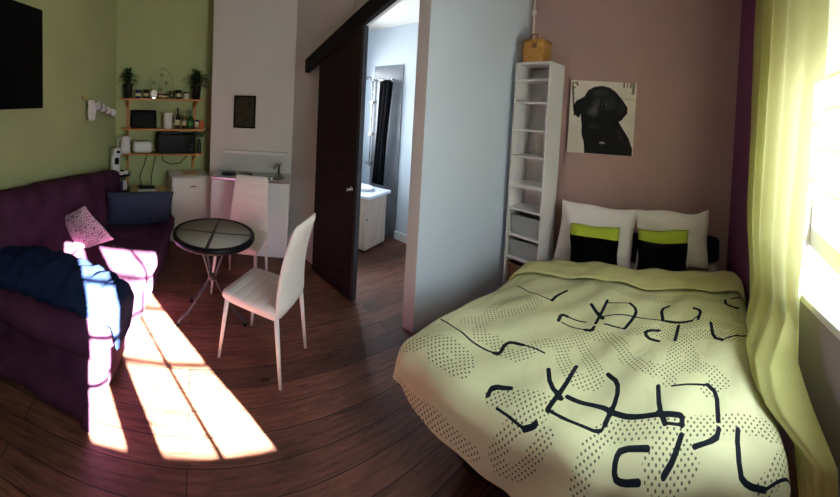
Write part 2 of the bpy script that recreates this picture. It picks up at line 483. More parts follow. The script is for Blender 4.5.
# the chimney breast behind the sink stands forward of the green wall
struct(MB().prism([(-4.36, 1.20), (-4.0, 1.05), (-3.5, 1.93), (-3.5, 2.04), (-4.36, 2.04)], 0, CZ).build('wall_sink', 'white_paint'))
# wall with the sliding door: the head of the opening follows the rail
mb = MB()
mb.box(-3.52, -2.42, 1.935, 2.05, 0, CZ)
hd = [(-2.42, 2.46), (-1.66, 2.76), (-1.66, CZ), (-2.42, CZ)]
mb.add([(x, 1.945, z) for x, z in hd] + [(x, 2.06, z) for x, z in hd], [(0, 1, 2, 3), (7, 6, 5, 4), (0, 4, 5, 1), (1, 5, 6, 2), (2, 6, 7, 3), (3, 7, 4, 0)])
struct(mb.build('wall_door', 'white_paint'))
struct(MB().prism([(-1.66, 1.965), (-1.55, 1.97), (-1.57, 2.07), (-1.66, 2.07)], 0, CZ).build('trim_1', 'white_paint'))
wall('wall_partition', (-1.55, 1.97), (-1.17, 3.08), 'cool_white_paint', side=-1, t=0.1)
wall('wall_bed', (-1.17, 3.08), (0.90, 3.08), 'pink_paint', side=-1, ext0=0.1, ext1=0.3, t=0.3)
struct(MB().box(0.86, 1.22, 2.34, 3.09, 0, CZ).build('wall_alcove', 'purple_paint'))
# window wall, 30 cm thick
WY0, WY1, WZ0, WZ1 = 0.56, 2.04, 1.06, 2.74
mb = MB()
for (a, b_, za, zb) in ((-2.5, WY0, 0, CZ), (WY0, WY1, 0, 0.9), (WY0, WY1, WZ1, CZ), (WY1, 2.34, 0, CZ)):
    mb.box(0.86, 1.22, a, b_, za, zb)
struct(mb.build('wall_window', 'grey_paint'))

def casement(name, y0, y1, z0, z1, bars, posts, rows, x=1.02, rz=0.0):
    root = bpy.data.objects.new(name, None); C.objects.link(root); root['kind'] = 'structure'; root.location = (x, (y0 + y1) / 2, z0); root.rotation_euler = (0, 0, rz)
    yc, T = (y0 + y1) / 2, 0.05
    mb = MB()
    Y0, Y1, Z1 = y0 - yc, y1 - yc, z1 - z0
    mb.box(-T / 2, T / 2, Y0, Y1, -0.13, 0.0); mb.box(-T / 2, T / 2, Y0, Y1, Z1 - 0.02, Z1)
    mb.box(-T / 2, T / 2, Y0, Y0 + 0.03, 0, Z1 - 0.02); mb.box(-T / 2, T / 2, Y1 - 0.03, Y1, 0, Z1 - 0.02)
    for (a, b_) in posts: mb.box(-T / 2, T / 2, a - yc, b_ - yc, 0, Z1 - 0.02)
    f = struct(mb.build('window_frame', 'frame_white', root, bevel=0.004))
    mb = MB()
    for y in bars: mb.box(-0.012, 0.012, y - yc - 0.011, y - yc + 0.011, 0, Z1 - 0.02)
    for k in range(1, rows): zz = (Z1 - 0.02) * k / rows; mb.box(-0.011, 0.011, Y0 + 0.03, Y1 - 0.03, zz - 0.01, zz + 0.01)
    struct(mb.build('glazing_bars', 'frame_white', root))
    g = struct(MB().box(-0.002, 0.002, Y0 + 0.02, Y1 - 0.02, 0.0, Z1 - 0.01).build('window_pane', 'window_glass', root))
    return root
casement('window_1', WY0 - 0.01, WY1 + 0.01, WZ0 + 0.02, WZ1, (1.237,), ((0.785, 0.945),), 6, x=1.042, rz=R_(-11))
struct(MB().box(0.815, 1.25, WY0 - 0.05, WY1 + 0.02, 0.875, 0.915).build('window_sill', 'trim_white', bevel=0.006))

rb = thing('added_glow_blind', 'white blind added behind the curtain for window glow and sun cutoff', 'blind', (0.99, 1.30, 2.09), R_(-11))  # added blind: whitens the window top and cuts off direct sun
MB().box(-0.002, 0.002, -0.73, 0.73, 0.0, 0.62).build('glow_blind_cloth', 'glow_blind_cloth', rb)
MB().tube([(0, -0.73, 0.63), (0, 0.73, 0.63)], 0.018, 12).build('roller', 'white_plastic', rb)
MB().box(-0.006, 0.006, -0.73, 0.73, -0.012, 0.012).build('bottom_bar', 'white_plastic', rb, bevel=0.002)

struct(MB().box(1.75, 1.87, 1.77, 2.7, -0.5, 4.2).build('wall_sun_blocker', 'frame_white'))  # unseen slab added outside to keep direct sun off the curtain

# bathroom beyond the sliding door
BW = ((-3.7, 3.25), (-1.1, 3.25))
wall('wall_bathroom_back', (-3.72, 3.25), (-1.15, 3.25), 'cool_white_paint', side=-1, ext0=0.1)
wall('wall_bathroom_left', (-3.72, 2.05), (-3.72, 3.25), 'cool_white_paint', side=-1, openings=((0.2, 1.0, 1.25, 2.3),))
struct(MB().box(-3.73, -1.6, 2.04, 3.27, 2.86, 2.9).build('ceiling_bathroom', 'ceiling_paint'))
struct(MB().box(-2.95, -1.2, 3.225, 3.25, 0, 0.11).build('baseboard_bathroom', 'trim_white', bevel=0.004))
struct(MB().box(-3.50, -2.95, 3.235, 3.25, 0.0, 2.33).build('trim_shower_panel', 'shower_panel'))
root = bpy.data.objects.new('window_2', None); C.objects.link(root); root['kind'] = 'structure'; root.location = (-3.78, 2.65, 1.175)
mb = MB(); mb.box(-0.03, 0.03, -0.48, -0.43, 0, 1.3).box(-0.03, 0.03, 0.43, 0.48, 0, 1.3).box(-0.03, 0.03, -0.43, 0.43, 0, 0.05).box(-0.03, 0.03, -0.43, 0.43, 1.25, 1.3)
struct(mb.build('window_frame', 'frame_white', root))
struct(MB().box(-0.002, 0.002, -0.43, 0.43, 0.05, 1.25).build('window_pane', 'window_glass', root))

# ------------------------------------------------------------------ sliding door and its rail
# the door is a slightly raked leaf, as tall as the rail above it allows
dr = thing('sliding_door', 'dark brown wooden sliding door leaf hanging from the black rail', 'door', (-2.485, 1.875, 0))
mb = MB()
pf = [(-0.335, 0.02), (0.30, 0.02), (0.29, 2.42), (-0.36, 2.16)]
def slab(pf, y0, y1):
    return MB().add([(x, y0, z) for x, z in pf] + [(x, y1, z) for x, z in pf], [(0, 1, 2, 3), (7, 6, 5, 4), (0, 4, 5, 1), (1, 5, 6, 2), (2, 6, 7, 3), (3, 7, 4, 0)])
slab(pf, -0.02, 0.02).build('door_panel', 'dark_wood', dr, bevel=0.003)
e = slab([(0.30, 0.02), (0.333, 0.02), (0.323, 2.435), (0.29, 2.42)], -0.024, 0.024).build('edge_profile', 'grey_metal', dr, bevel=0.002)
e['label'] = 'grey metal edge strip'
A = Matrix.Translation((0.245, -0.02, 1.0)) @ Matrix.Rotation(PI / 2, 4, 'X')
hb = MB().lathe([(0.026, 0), (0.028, 0.004), (0.022, 0.008), (0.012, 0.012), (0.010, 0.03), (0.020, 0.036), (0.018, 0.044), (0.0005, 0.046)], n=16)
hb.v = [tuple(A @ Vector(p)) for p in hb.v]
hb.build('knob', 'steel', dr)
rl = thing('door_rail', 'black wooden rail beam above the sliding door', 'rail', (-2.29, 1.865, 2.43))
rp = [(-0.81, -0.35), (0.70, 0.25), (0.70, 0.41), (-0.81, -0.21)]
slab(rp, -0.03, 0.03).build('beam', 'rail_wood', rl, bevel=0.004)
for a in (-0.6, 0.05, 0.55):
    z = -0.33 + (a + 0.81) * 0.398 + 0.08
    MB().box(a - 0.02, a + 0.02, 0.03, 0.078, z - 0.02, z + 0.02).build('bracket', 'black_metal', rl)
for a in (-0.42, 0.02):
    z = -0.33 + (a + 0.81) * 0.398
    MB().box(a - 0.015, a + 0.015, -0.012 + 0.005, 0.012, z - 0.10, z + 0.02).build('hanger', 'black_metal', rl)

# ------------------------------------------------------------------ bathroom things
va = thing('vanity_cabinet', 'pale wood bathroom vanity seen through the door opening', 'cabinet', (-2.85, 2.80, 0), R_(11))
MB().box(-0.62, -0.02, -0.21, 0.21, 0.04, 0.66).build('body', 'oak_pale', va, bevel=0.004)
mb = MB().box(-0.64, 0.03, -0.235, 0.235, 0.66, 0.70)
mb.build('basin_top', 'basin_white', va, bevel=0.008)
MB().lathe([(0.15, 0.0), (0.17, 0.035), (0.16, 0.04), (0.13, 0.01), (0.02, 0.004)], (-0.3, 0, 0.70), 24, 1.2, 0.8).build('basin', 'basin_white', va)
for sx in (-0.57, -0.07):
    for sy in (-0.16, 0.16): MB().box(sx - 0.02, sx + 0.02, sy - 0.02, sy + 0.02, 0, 0.04).build('foot', 'grey_metal', va)
MB().tube([(0.0, -0.235 + 0.02, 0.42), (0.0, -0.22, 0.42)], 0.01).build('hinge_cap', 'grey_metal', va)
sh = thing('shower_rail', 'chrome shower rail and bar on grey panel in bathroom', 'shower', (-3.49, 3.20, 0.9))
MB().tube([(0, 0, 0), (0, 0, 1.25)], 0.011).build('riser', 'steel', sh)
MB().tube([(0, 0, 1.2), (0, -0.06, 1.27), (0.02, -0.16, 1.26)], 0.009).build('arm', 'steel', sh)
MB().lathe([(0.01, 0.03), (0.05, 0.01), (0.05, 0.0)], (0.02, -0.17, 1.225), 18).build('shower_head', 'steel', sh)
MB().box(-0.05, 0.05, -0.03, 0.02, 0.02, 0.06).build('mixer', 'steel', sh)
for z in (0.45, 0.9): MB().box(-0.02, 0.02, -0.015, 0.035, z, z + 0.03).build('clamp', 'steel', sh)
tb = thing('towel_bar', 'thin chrome bar carrying the black towel in bathroom', 'towel bar', (-3.30, 3.17, 2.12))
MB().tube([(-0.17, 0, 0.02), (0.2, 0, -0.0)], 0.007).build('bar', 'steel', tb)
for x in (-0.17, 0.2): MB().tube([(x, 0, 0.01), (x, 0.062, 0.01)], 0.007).build('bar_mount', 'steel', tb)
rows = []
for i in range(25):
    t = i / 24; z = 2.12 - t * 1.42
    rows.append([(-3.16 - 0.105 + 0.21 * (j / 14) * (1 - 0.15 * math.sin(t * 3)) - 0.06 * t ** 2, 3.14 - 0.008 * math.sin(j * 1.3 + t * 2) - 0.01 * t, z - 0.03 * (1 - t) * (j / 14 - 0.5) ** 2 * 4) for j in range(15)])
o = MB().grid(rows).build('towel', 'towel_black', solid=0.03)
tag(o, 'long black towel hanging beside the shower', 'towel')

# ------------------------------------------------------------------ kitchenette
kc = thing('kitchen_cabinet', 'white sink unit with steel top under dark picture', 'cabinet', (-3.53, 1.44, 0), R_(-29.6))
# local +x is towards the room, y along the wall
A = Matrix.Rotation(0, 4, 'Z')
mb = MB().box(-0.19, 0.18, -0.44, 0.44, 0.1, 0.86); mb.build('body', 'white_laminate', kc, bevel=0.003)
MB().box(-0.19, 0.14, -0.43, 0.43, 0.0, 0.1).build('plinth', 'white_laminate', kc)
for k in (-1, 1):
    d = MB().box(0.182, 0.20, -0.438 if k < 0 else 0.002, -0.002 if k < 0 else 0.438, 0.11, 0.855).build('door', 'white_laminate', kc, bevel=0.003)
mb = MB()
mb.box(-0.2, 0.215, -0.44, 0.44, 0.862, 0.892)
MB_ = mb.build('sink_top', 'steel', kc, bevel=0.004)
MB().lathe([(0.15, 0.0), (0.155, 0.008), (0.14, 0.008), (0.13, 0.001), (0.0, 0.0008)], (0.0, 0.2, 0.892), 28, 1.0, 1.15).build('bowl_rim', 'steel', kc)
for y in (-0.28, -0.08):
    MB().lathe([(0.085, 0), (0.088, 0.008), (0.075, 0.012), (0.001, 0.012)], (0.0, y, 0.892), 24).build('hob_plate', 'black_metal', kc)
fa = MB().tube([(-0.16, 0.3, 0.89), (-0.16, 0.3, 0.97), (-0.10, 0.285, 1.02), (0.0, 0.25, 0.985)], 0.012)
fa.build('faucet', 'steel', kc)
MB().tube([(-0.16, 0.3, 0.97), (-0.16, 0.33, 1.03)], 0.008).build('faucet_lever', 'steel', kc)
def on_sink_wall(px, off):  # helper: point on the breast wall at fraction px
    a, b_ = Vector((-4.0, 1.05)), Vector((-3.5, 1.93)); d = (b_ - a).normalized(); n_ = Vector((d.y, -d.x))
    return a + (b_ - a) * px + n_ * off
ang = math.atan2(1.93 - 1.05, -3.5 + 4.0)
q = on_sink_wall(0.42, 0.012)
pf_ = thing('picture_frame', 'small dark framed picture on white wall above sink', 'picture', (q.x, q.y, 1.42), ang)
MB().box(-0.135, 0.135, -0.011, 0.011, 0, 0.40).build('frame', 'black_plastic', pf_, bevel=0.003)
MB().box(-0.115, 0.115, -0.014, -0.0105, 0.02, 0.38).build('print', 'print_dark', pf_)
q = on_sink_wall(0.55, 0.055)
o = MB().box(-0.36, 0.40, -0.055, 0.055, 0, 0.03).build('wall_ledge', 'white_laminate', loc=(q.x, q.y, 1.12), rot=(0, 0, ang), bevel=0.003)
tag(o, 'thin white shelf ledge on wall above the sink', 'shelf')

fr_ = thing('mini_fridge', 'small white fridge between desk and sink unit', 'fridge', (-4.07, 0.795, 0))
MB().box(-0.24, 0.19, -0.245, 0.245, 0.02, 0.82).build('body', 'white_enamel', fr_, bevel=0.008)
d = MB().box(0.193, 0.235, -0.245, 0.245, 0.05, 0.815).build('door', 'white_enamel', fr_, bevel=0.01)
MB().box(0.235, 0.237, -0.02, 0.05, 0.70, 0.712).build('badge', 'grey_metal', d)
MB().box(-0.2, 0.15, -0.2, 0.2, 0, 0.02).build('foot', 'black_plastic', fr_)
o = MB().box(-0.12, 0.1, -0.09, 0.11, 0, 0.012).build('bread_board', 'pine_pale', loc=(-4.05, 0.80, 0.822), bevel=0.004)
tag(o, 'small pale board lying on top of the fridge', 'board')

dk = thing('desk', 'low pale wood desk behind the slate cushion', 'desk', (-4.08, 0.24, 0))
MB().box(-0.25, 0.23, -0.18, 0.295, 0.575, 0.60).build('desktop', 'pine_pale', dk, bevel=0.003)
MB().box(0.231, 0.24, -0.18, 0.295, 0.565, 0.602).build('front_edge', 'white_laminate', dk)
for sx in (-0.22, 0.2):
    for sy in (-0.155, 0.265): MB().box(sx - 0.02, sx + 0.02, sy - 0.02, sy + 0.02, 0, 0.575).build('leg', 'pine_pale', dk)
ro = thing('wifi_router', 'white router box with black top on the desk', 'router', (-4.05, 0.26, 0.601))
MB().box(-0.07, 0.07, -0.11, 0.11, 0, 0.045).build('case', 'white_plastic', ro, bevel=0.008)
MB().box(-0.065, 0.065, -0.105, 0.105, 0.045, 0.058).build('cover', 'black_plastic', ro, bevel=0.004)
for k, (pts, lb) in enumerate((
    ([(-4.12, 0.20, 0.655), (-4.2, 0.18, 0.75), (-4.25, 0.24, 0.9), (-4.25, 0.27, 1.03)], 'thin black cable rising from router to lowest shelf, beside the kettle'),
    ([(-4.12, 0.32, 0.655), (-4.2, 0.33, 0.75), (-4.25, 0.36, 0.9), (-4.25, 0.39, 1.03)], 'black cable rising from router to shelf under microwave edge'),
    ([(-4.16, 0.46, 1.03), (-4.18, 0.48, 0.96), (-4.18, 0.58, 0.915), (-4.18, 0.70, 0.93), (-4.18, 0.79, 1.03)], 'black cable looping below the shelf under the microwave'))):
    o = MB().tube(pts, 0.006, 6).build('power_cable', 'cable_black'); tag(o, lb, 'cable')

# shelving on the green wall
su = thing('wall_shelving', 'pine wall shelving of three boards on the green wall', 'shelf', (-4.22, 0.46, 0))
for z, a, b_ in ((1.735, -0.55, 0.54), (1.355, -0.52, 0.54), (1.04, -0.56, 0.53)):
    MB().box(-0.125, 0.125, a, b_, z, z + 0.022).build('shelf_board', 'pine', su, bevel=0.003)
for y, zb in ((-0.44, 0.62), (0.44, 0.84)):
    MB().box(-0.127, -0.095, y - 0.018, y + 0.018, zb, 1.735).build('upright', 'pine', su)
    for z in (1.735, 1.355, 1.04):
        MB().add([(-0.095, y - 0.012, z), (0.09, y - 0.012, z), (-0.095, y - 0.012, z - 0.10), (-0.095, y + 0.012, z), (0.09, y + 0.012, z), (-0.095, y + 0.012, z - 0.10)],
                 [(0, 1, 2), (5, 4, 3), (0, 3, 4, 1), (1, 4, 5, 2), (2, 5, 3, 0)]).build('bracket', 'pine', su)
S1, S2, S3 = 1.758, 1.378, 1.063

def potted(y, h, spread, seed, label, n_leaf=90):
    rnd = random.Random(seed)
    t = thing('potted_plant', label, 'plant', (-4.19, y, S1))
    MB().lathe([(0.038, 0), (0.048, 0.005), (0.058, 0.17), (0.062, 0.175), (0.055, 0.178), (0.05, 0.15), (0.001, 0.148)], n=18).build('pot', 'pot_black', t)
    mb = MB()
    for k in range(n_leaf):
        a = rnd.uniform(0, 2 * PI); el = rnd.uniform(0.1, 1.35); L = spread * rnd.uniform(0.65, 1.1)
        p = Vector((rnd.uniform(-.02, .02), rnd.uniform(-.02, .02), rnd.uniform(0.17, 0.17 + h * 0.55)))
        wd = rnd.uniform(0.009, 0.016); pts = []
        for i in range(6):
            s_ = i / 5
            pts.append(p + Vector((math.cos(a) * math.cos(el) * L * s_, math.sin(a) * math.cos(el) * L * s_, math.sin(el) * L * s_ - 0.45 * L * s_ * s_)))
        sdv = Vector((-math.sin(a), math.cos(a), 0))
        vs = []; fs = []
        for i, q_ in enumerate(pts):
            ww = wd * math.sin(PI * min(0.98, 0.12 + 0.88 * i / 5)) + 0.0008
            vs += [q_ + sdv * ww, q_ + Vector((0, 0, -0.003)), q_ - sdv * ww]
        for i in range(5): fs += [(3 * i, 3 * i + 1, 3 * i + 4, 3 * i + 3), (3 * i + 1, 3 * i + 2, 3 * i + 5, 3 * i + 4)]
        mb.add(vs, fs, False)
    mb.build('foliage', 'plant_green', t)
    mb = MB()
    for k in range(3): mb.tube([(0.012 * math.cos(k * 2.1), 0.012 * math.sin(k * 2.1), 0.14), (0.02 * math.cos(k * 2.1), 0.02 * math.sin(k * 2.1), 0.17 + h * 0.5)], 0.004, 5)
    mb.build('stem', 'stem_brown', t)
    return t
potted(0.02, 0.27, 0.17, 3, 'leafy houseplant in black pot on top shelf, corner side')
potted(0.895, 0.25, 0.21, 5, 'spiky houseplant in black pot on top shelf, sink side', 110)

def jar(y, r, h, body, lid, label, name='storage_tin', cat='tin', x=-4.17, z=S1):
    t = thing(name, label, cat, (x, y, z))
    MB().lathe([(r * 0.94, 0), (r, 0.004), (r, h * 0.78), (r * 0.96, h * 0.8)], n=18).build('body', body, t)
    MB().lathe([(r * 1.03, h * 0.8), (r * 1.03, h * 0.98), (r * 0.97, h), (0.001, h)], n=18).build('lid', lid, t)
    MB().lathe([(r * 1.01, h * 0.22), (r * 1.012, h * 0.6)], n=18).build('printed_label', 'label_cream', t)
    return t
G = 'tins along the top shelf'
jar(0.145, 0.035, 0.105, 'tin_blue', 'tin_blue', 'blue tin on top shelf, nearest the leafy plant')
jar(0.245, 0.036, 0.11, 'tin_black', 'tin_black', 'black tin on top shelf between blue tin and clock')
jar(0.43, 0.036, 0.07, 'tin_red', 'steel', 'low dark red tin on top shelf beside the clock')
jar(0.495, 0.03, 0.06, 'tin_black', 'tin_black', 'lowest black tin under the wire ornament')
jar(0.66, 0.038, 0.115, 'tin_black', 'tin_black', 'black tin on top shelf between glass and white jar')
jar(0.755, 0.036, 0.09, 'ceramic_white', 'tin_black', 'white jar with dark lid beside the spiky plant', 'storage_jar', 'jar')
ck = thing('small_clock', 'small round pale clock among the tins on top shelf', 'clock', (-4.15, 0.34, S1))
A = Matrix.Translation((0, 0, 0.06)) @ Matrix.Rotation(PI / 2, 4, 'Y')
cb = MB().lathe([(0.045, -0.02), (0.05, -0.015), (0.05, 0.015), (0.045, 0.02)], n=24); cb.v = [tuple(A @ Vector(p)) for p in cb.v]; cb.build('case', 'label_cream', ck)
cb = MB().lathe([(0.040, 0.0203), (0.0395, 0.0215)], n=24); cb.v = [tuple(A @ Vector(p)) for p in cb.v]; cb.build('face', 'ceramic_white', ck)
MB().box(0.022, 0.0235, -0.002, 0.002, 0.06, 0.09).build('hour_hand', 'black_plastic', ck)
MB().box(0.022, 0.0235, 0.0, 0.025, 0.058, 0.061).build('minute_hand', 'black_plastic', ck)
MB().box(-0.015, 0.015, -0.02, 0.02, 0.0, 0.014).build('foot', 'steel', ck)
o = MB().lathe([(0.028, 0), (0.032, 0.004), (0.034, 0.10), (0.031, 0.10), (0.029, 0.008), (0.001, 0.006)], n=18).build('drinking_glass', 'jug_glass', loc=(-4.17, 0.57, S1))
tag(o, 'clear glass tumbler on top shelf beside black tin', 'glass')
wr = thing('wire_ornament', 'round wire flower ornament standing on the top shelf', 'ornament', (-4.25, 0.45, S1))
ring = [(0, 0.145 * math.cos(a), 0.195 + 0.19 * math.sin(a)) for a in [2 * PI * k / 28 for k in range(29)]]
MB().tube(ring, 0.0035, 5, False).build('hoop', 'wire_grey', wr)
MB().tube([(0, 0, 0.005), (0, 0.0, 0.40)], 0.003, 5).build('stem', 'wire_grey', wr)
MB().tube([(0, 0.06, 0.01), (0, 0.05, 0.2), (0, 0.07, 0.3)], 0.003, 5).build('stem', 'wire_grey', wr)
for y, z in ((-0.1, 0.2), (0.0, 0.3), (0.06, 0.2), (-0.02, 0.12)):
    mb = MB()
    for k in range(6):
        a = k * PI / 3; mb.soft(0, y + 0.016 * math.cos(a), z + 0.016 * math.sin(a), 0.006, 0.018, 0.018, 0.008, 3)
    mb.build('blossom', 'wire_grey', wr)
MB().box(-0.03, 0.03, -0.06, 0.06, 0, 0.006).build('base', 'wire_grey', wr)

# second shelf
A = Matrix.Rotation(R_(-8), 4, 'Y')
t = thing('serving_tray', 'black rectangular tray leaning on wall, middle shelf', 'tray', (-4.23, 0.225, S2))
MB().soft(0, 0, 0.118, 0.012, 0.33, 0.225, 0.04, 8, M_=A).build('panel', 'black_plastic', t)
mb = MB().tube([(0.01, -0.155, 0.012), (0.01, 0.155, 0.012), (0.0, 0.157, 0.22), (0.0, -0.157, 0.22), (0.01, -0.155, 0.012)], 0.007, 6); mb.build('rim', 'black_plastic', t)
t = thing('glass_jug', 'frosted white jug on the middle shelf', 'jug', (-4.17, 0.525, S2))
MB().lathe([(0.045, 0), (0.052, 0.006), (0.056, 0.17), (0.062, 0.2), (0.058, 0.2), (0.05, 0.17), (0.046, 0.01), (0.001, 0.008)], n=20).build('body', 'ceramic_white', t)
MB().tube([(0, 0.055, 0.17), (0, 0.095, 0.16), (0, 0.095, 0.06), (0, 0.053, 0.05)], 0.007, 7).build('handle', 'ceramic_white', t)
def bottle(y, r, h, m, cap, lab, label, x=-4.17, neck=0.35):
    t = thing('bottle', label, 'bottle', (x, y, S2), group='bottles on the middle shelf')
    MB().lathe([(r * 0.9, 0), (r, 0.006), (r, h * 0.52), (r * 0.8, h * 0.6), (r * neck, h * 0.72), (r * neck, h * 0.93), (r * neck * 1.15, h * 0.94), (r * neck * 1.1, h * 0.96)], n=16).build('body', m, t)
    MB().lathe([(r * neck * 1.15, h * 0.96), (r * neck * 1.15, h), (0.001, h)], n=12).build('cap', cap, t)
    MB().lathe([(r * 1.015, h * 0.16), (r * 1.015, h * 0.42)], n=16).build('label', lab, t)
bottle(0.655, 0.034, 0.27, 'glass_brown', 'foil_gold', 'label_cream', 'dark wine bottle on middle shelf beside the jug')
bottle(0.735, 0.029, 0.24, 'glass_amber', 'foil_gold', 'label_cream', 'slim amber bottle between the wine and green bottles')
bottle(0.82, 0.040, 0.245, 'glass_green', 'label_green', 'label_green', 'green bottle on the middle shelf')
jar(0.905, 0.028, 0.115, 'ceramic_white', 'tin_blue', 'small white jar beside green bottle, middle shelf', 'storage_jar', 'jar', z=S2)
o = MB().box(-0.03, 0.03, -0.028, 0.028, 0, 0.105).build('food_box', 'box_orange', loc=(-4.17, 0.965, S2), bevel=0.002)
tag(o, 'orange box at the end of the middle shelf', 'box')

# third shelf
t = thing('electric_kettle', 'white kettle on the lowest shelf beside toaster', 'kettle', (-4.18, -0.01, S3))
MB().lathe([(0.07, 0), (0.072, 0.02), (0.06, 0.025), (0.062, 0.05), (0.05, 0.19), (0.045, 0.205), (0.02, 0.215), (0.001, 0.216)], n=22).build('body', 'white_plastic', t)
MB().tube([(0.0, -0.045, 0.19), (0.0, -0.09, 0.18), (0.0, -0.095, 0.08), (0.0, -0.06, 0.05)], 0.009, 8).build('handle', 'white_plastic', t)
MB().add([(0.03, 0.045, 0.19), (0.0, 0.08, 0.195), (-0.03, 0.045, 0.19), (0, 0.05, 0.14)], [(0, 1, 2), (0, 3, 1), (1, 3, 2), (0, 2, 3)]).build('spout', 'white_plastic', t)
t = thing('toaster', 'white two slot toaster on the lowest shelf', 'toaster', (-4.18, 0.205, S3))
MB().soft(0, 0, 0.08, 0.15, 0.235, 0.145, 0.035, 8).build('body', 'white_plastic', t)
for x in (-0.03, 0.03): MB().box(x - 0.01, x + 0.01, -0.085, 0.085, 0.150, 0.1545).build('slot', 'black_plastic', t)
MB().box(-0.012, 0.012, 0.115, 0.135, 0.09, 0.105).build('lever', 'white_plastic', t)
mw = thing('microwave_oven', 'black microwave oven on the lowest shelf', 'microwave', (-4.17, 0.635, S3))
MB().box(-0.15, 0.13, -0.24, 0.225, 0.01, 0.255).build('body', 'black_plastic', mw, bevel=0.006)
d = MB().box(0.131, 0.15, -0.238, 0.12, 0.015, 0.25).build('door', 'tv_screen', mw, bevel=0.004)
MB().tube([(0.155, 0.1, 0.04), (0.168, 0.1, 0.05), (0.168, 0.1, 0.215), (0.155, 0.1, 0.225)], 0.005, 6).build('handle', 'black_metal', d)
p = MB().box(0.131, 0.147, 0.123, 0.223, 0.015, 0.25).build('control_panel', 'black_plastic', mw, bevel=0.003)
for z in (0.07, 0.13):
    hb = MB().lathe([(0.018, 0), (0.016, 0.012), (0.001, 0.012)], n=14); A = Matrix.Translation((0.147, 0.173, z)) @ Matrix.Rotation(PI / 2, 4, 'Y'); hb.v = [tuple(A @ Vector(q_)) for q_ in hb.v]; hb.build('dial', 'grey_metal', p)
o = MB().box(-0.1, 0.1, -0.13, 0.13, 0, 0.022).build('baking_tray', 'black_metal', loc=(-4.18, 0.56, S3 + 0.256), bevel=0.006)
tag(o, 'flat black tray lying on top of the microwave', 'tray')
t = thing('sprig_vase', 'dark slim vase with leafy sprigs beside the microwave', 'vase', (-4.13, 0.935, S3))
MB().lathe([(0.025, 0), (0.03, 0.02), (0.028, 0.12), (0.018, 0.17), (0.022, 0.18), (0.016, 0.178), (0.001, 0.15)], n=16).build('vase', 'pot_black', t)
mb = MB()
for k in range(9):
    a = k * 0.7; L = 0.1 + 0.03 * (k % 3)
    p0 = Vector((0, 0, 0.17)); p1 = p0 + Vector((0.3 * L * math.cos(a), 0.6 * L * math.sin(a), L))
    mb.tube([p0, p1], 0.002, 4)
    for j in range(3):
        c = p0.lerp(p1, 0.5 + 0.25 * j); mb.soft(c.x, c.y + 0.012 * (-1) ** j, c.z, 0.008, 0.035, 0.018, 0.006, 3)
mb.build('sprigs', 'plant_green', t)

# ------------------------------------------------------------------ coffee corner
st = thing('tray_table', 'small round black stand behind the sofa end', 'table', (-4.06, -0.09, 0))
MB().lathe([(0.145, 0.80), (0.15, 0.80), (0.155, 0.835), (0.148, 0.835), (0.142, 0.812), (0.001, 0.81)], n=28).build('tray_top', 'black_metal', st)
for k in range(3):
    a = k * 2.1 + 0.4; MB().tube([(0.12 * math.cos(a), 0.12 * math.sin(a), 0), (0.12 * math.cos(a), 0.12 * math.sin(a), 0.81)], 0.009, 7).build('leg', 'black_metal', st)
MB().lathe([(0.125, 0.60), (0.13, 0.60), (0.13, 0.615), (0.001, 0.612)], n=24).build('lower_shelf', 'black_metal', st)
cm = thing('coffee_machine', 'white upright coffee machine on black round stand', 'coffee machine', (-4.06, -0.125, 0.812), R_(20))
MB().soft(0, 0, 0.02, 0.17, 0.14, 0.04, 0.02, 6).build('base', 'white_plastic', cm)
MB().soft(-0.03, 0, 0.17, 0.10, 0.11, 0.30, 0.03, 8).build('body', 'white_plastic', cm)
MB().soft(0.02, 0, 0.285, 0.13, 0.115, 0.085, 0.03, 8).build('head', 'white_plastic', cm)
MB().box(0.03, 0.05, -0.025, 0.025, 0.13, 0.21).build('spout', 'black_plastic', cm)
MB().box(0.084, 0.088, -0.022, 0.022, 0.275, 0.305).build('button_panel', 'black_plastic', cm)
for x, y, lb in ((-4.01, 0.0, 'white espresso cup on round stand, nearest the shelving'), (-3.945, -0.055, 'white espresso cup at the front rim of the round stand')):
    t = thing('espresso_cup', lb, 'cup', (x, y, 0.8125))
    MB().lathe([(0.018, 0), (0.024, 0.005), (0.031, 0.05), (0.028, 0.05), (0.021, 0.008), (0.001, 0.007)], n=16).build('bowl', 'ceramic_white', t)
    MB().tube([(0.0, 0.028, 0.042), (0, 0.045, 0.035), (0, 0.04, 0.015), (0, 0.023, 0.012)], 0.003, 5).build('handle', 'ceramic_white', t)
for x, y, m, lb in ((-3.97, -0.07, 'purple_pack', 'purple packet on lower tier of round stand'), (-4.06, -0.02, 'white_plastic', 'white packet on lower tier of round stand')):
    o = MB().soft(0, 0, 0.06, 0.06, 0.07, 0.12, 0.015, 5).build('coffee_packet', m, loc=(x, y, 0.614)); tag(o, lb, 'packet')

# mug rack and television on the left wall
wd = (LW1 - LW0).normalized(); wn = Vector((-wd.y, wd.x)); wang = math.atan2(wd.y, wd.x)
def on_left(dist, off): return LW0 + wd * dist + wn * off
q = on_left(0.56, 0.03)
rk = thing('mug_rack', 'pale wooden hook rail with mugs on green wall', 'rack', (q.x, q.y, 1.68), wang)
slope = 0.22
MB().add([(x, y, z + (x) * slope) for x in (-0.36, 0.36) for y in (-0.028, -0.008) for z in (-0.018, 0.018)], [(0, 1, 3, 2), (4, 6, 7, 5), (0, 4, 5, 1), (2, 3, 7, 6), (0, 2, 6, 4), (1, 5, 7, 3)]).build('rail', 'pine_pale', rk)
hk = []
for k in range(5):
    x = 0.26 - 0.13 * k; z = x * slope
    MB().tube([(x, -0.01, z), (x, 0.03, z - 0.005), (x, 0.045, z + 0.012)], 0.004, 6).build('hook', 'steel', rk); hk.append((x, z))
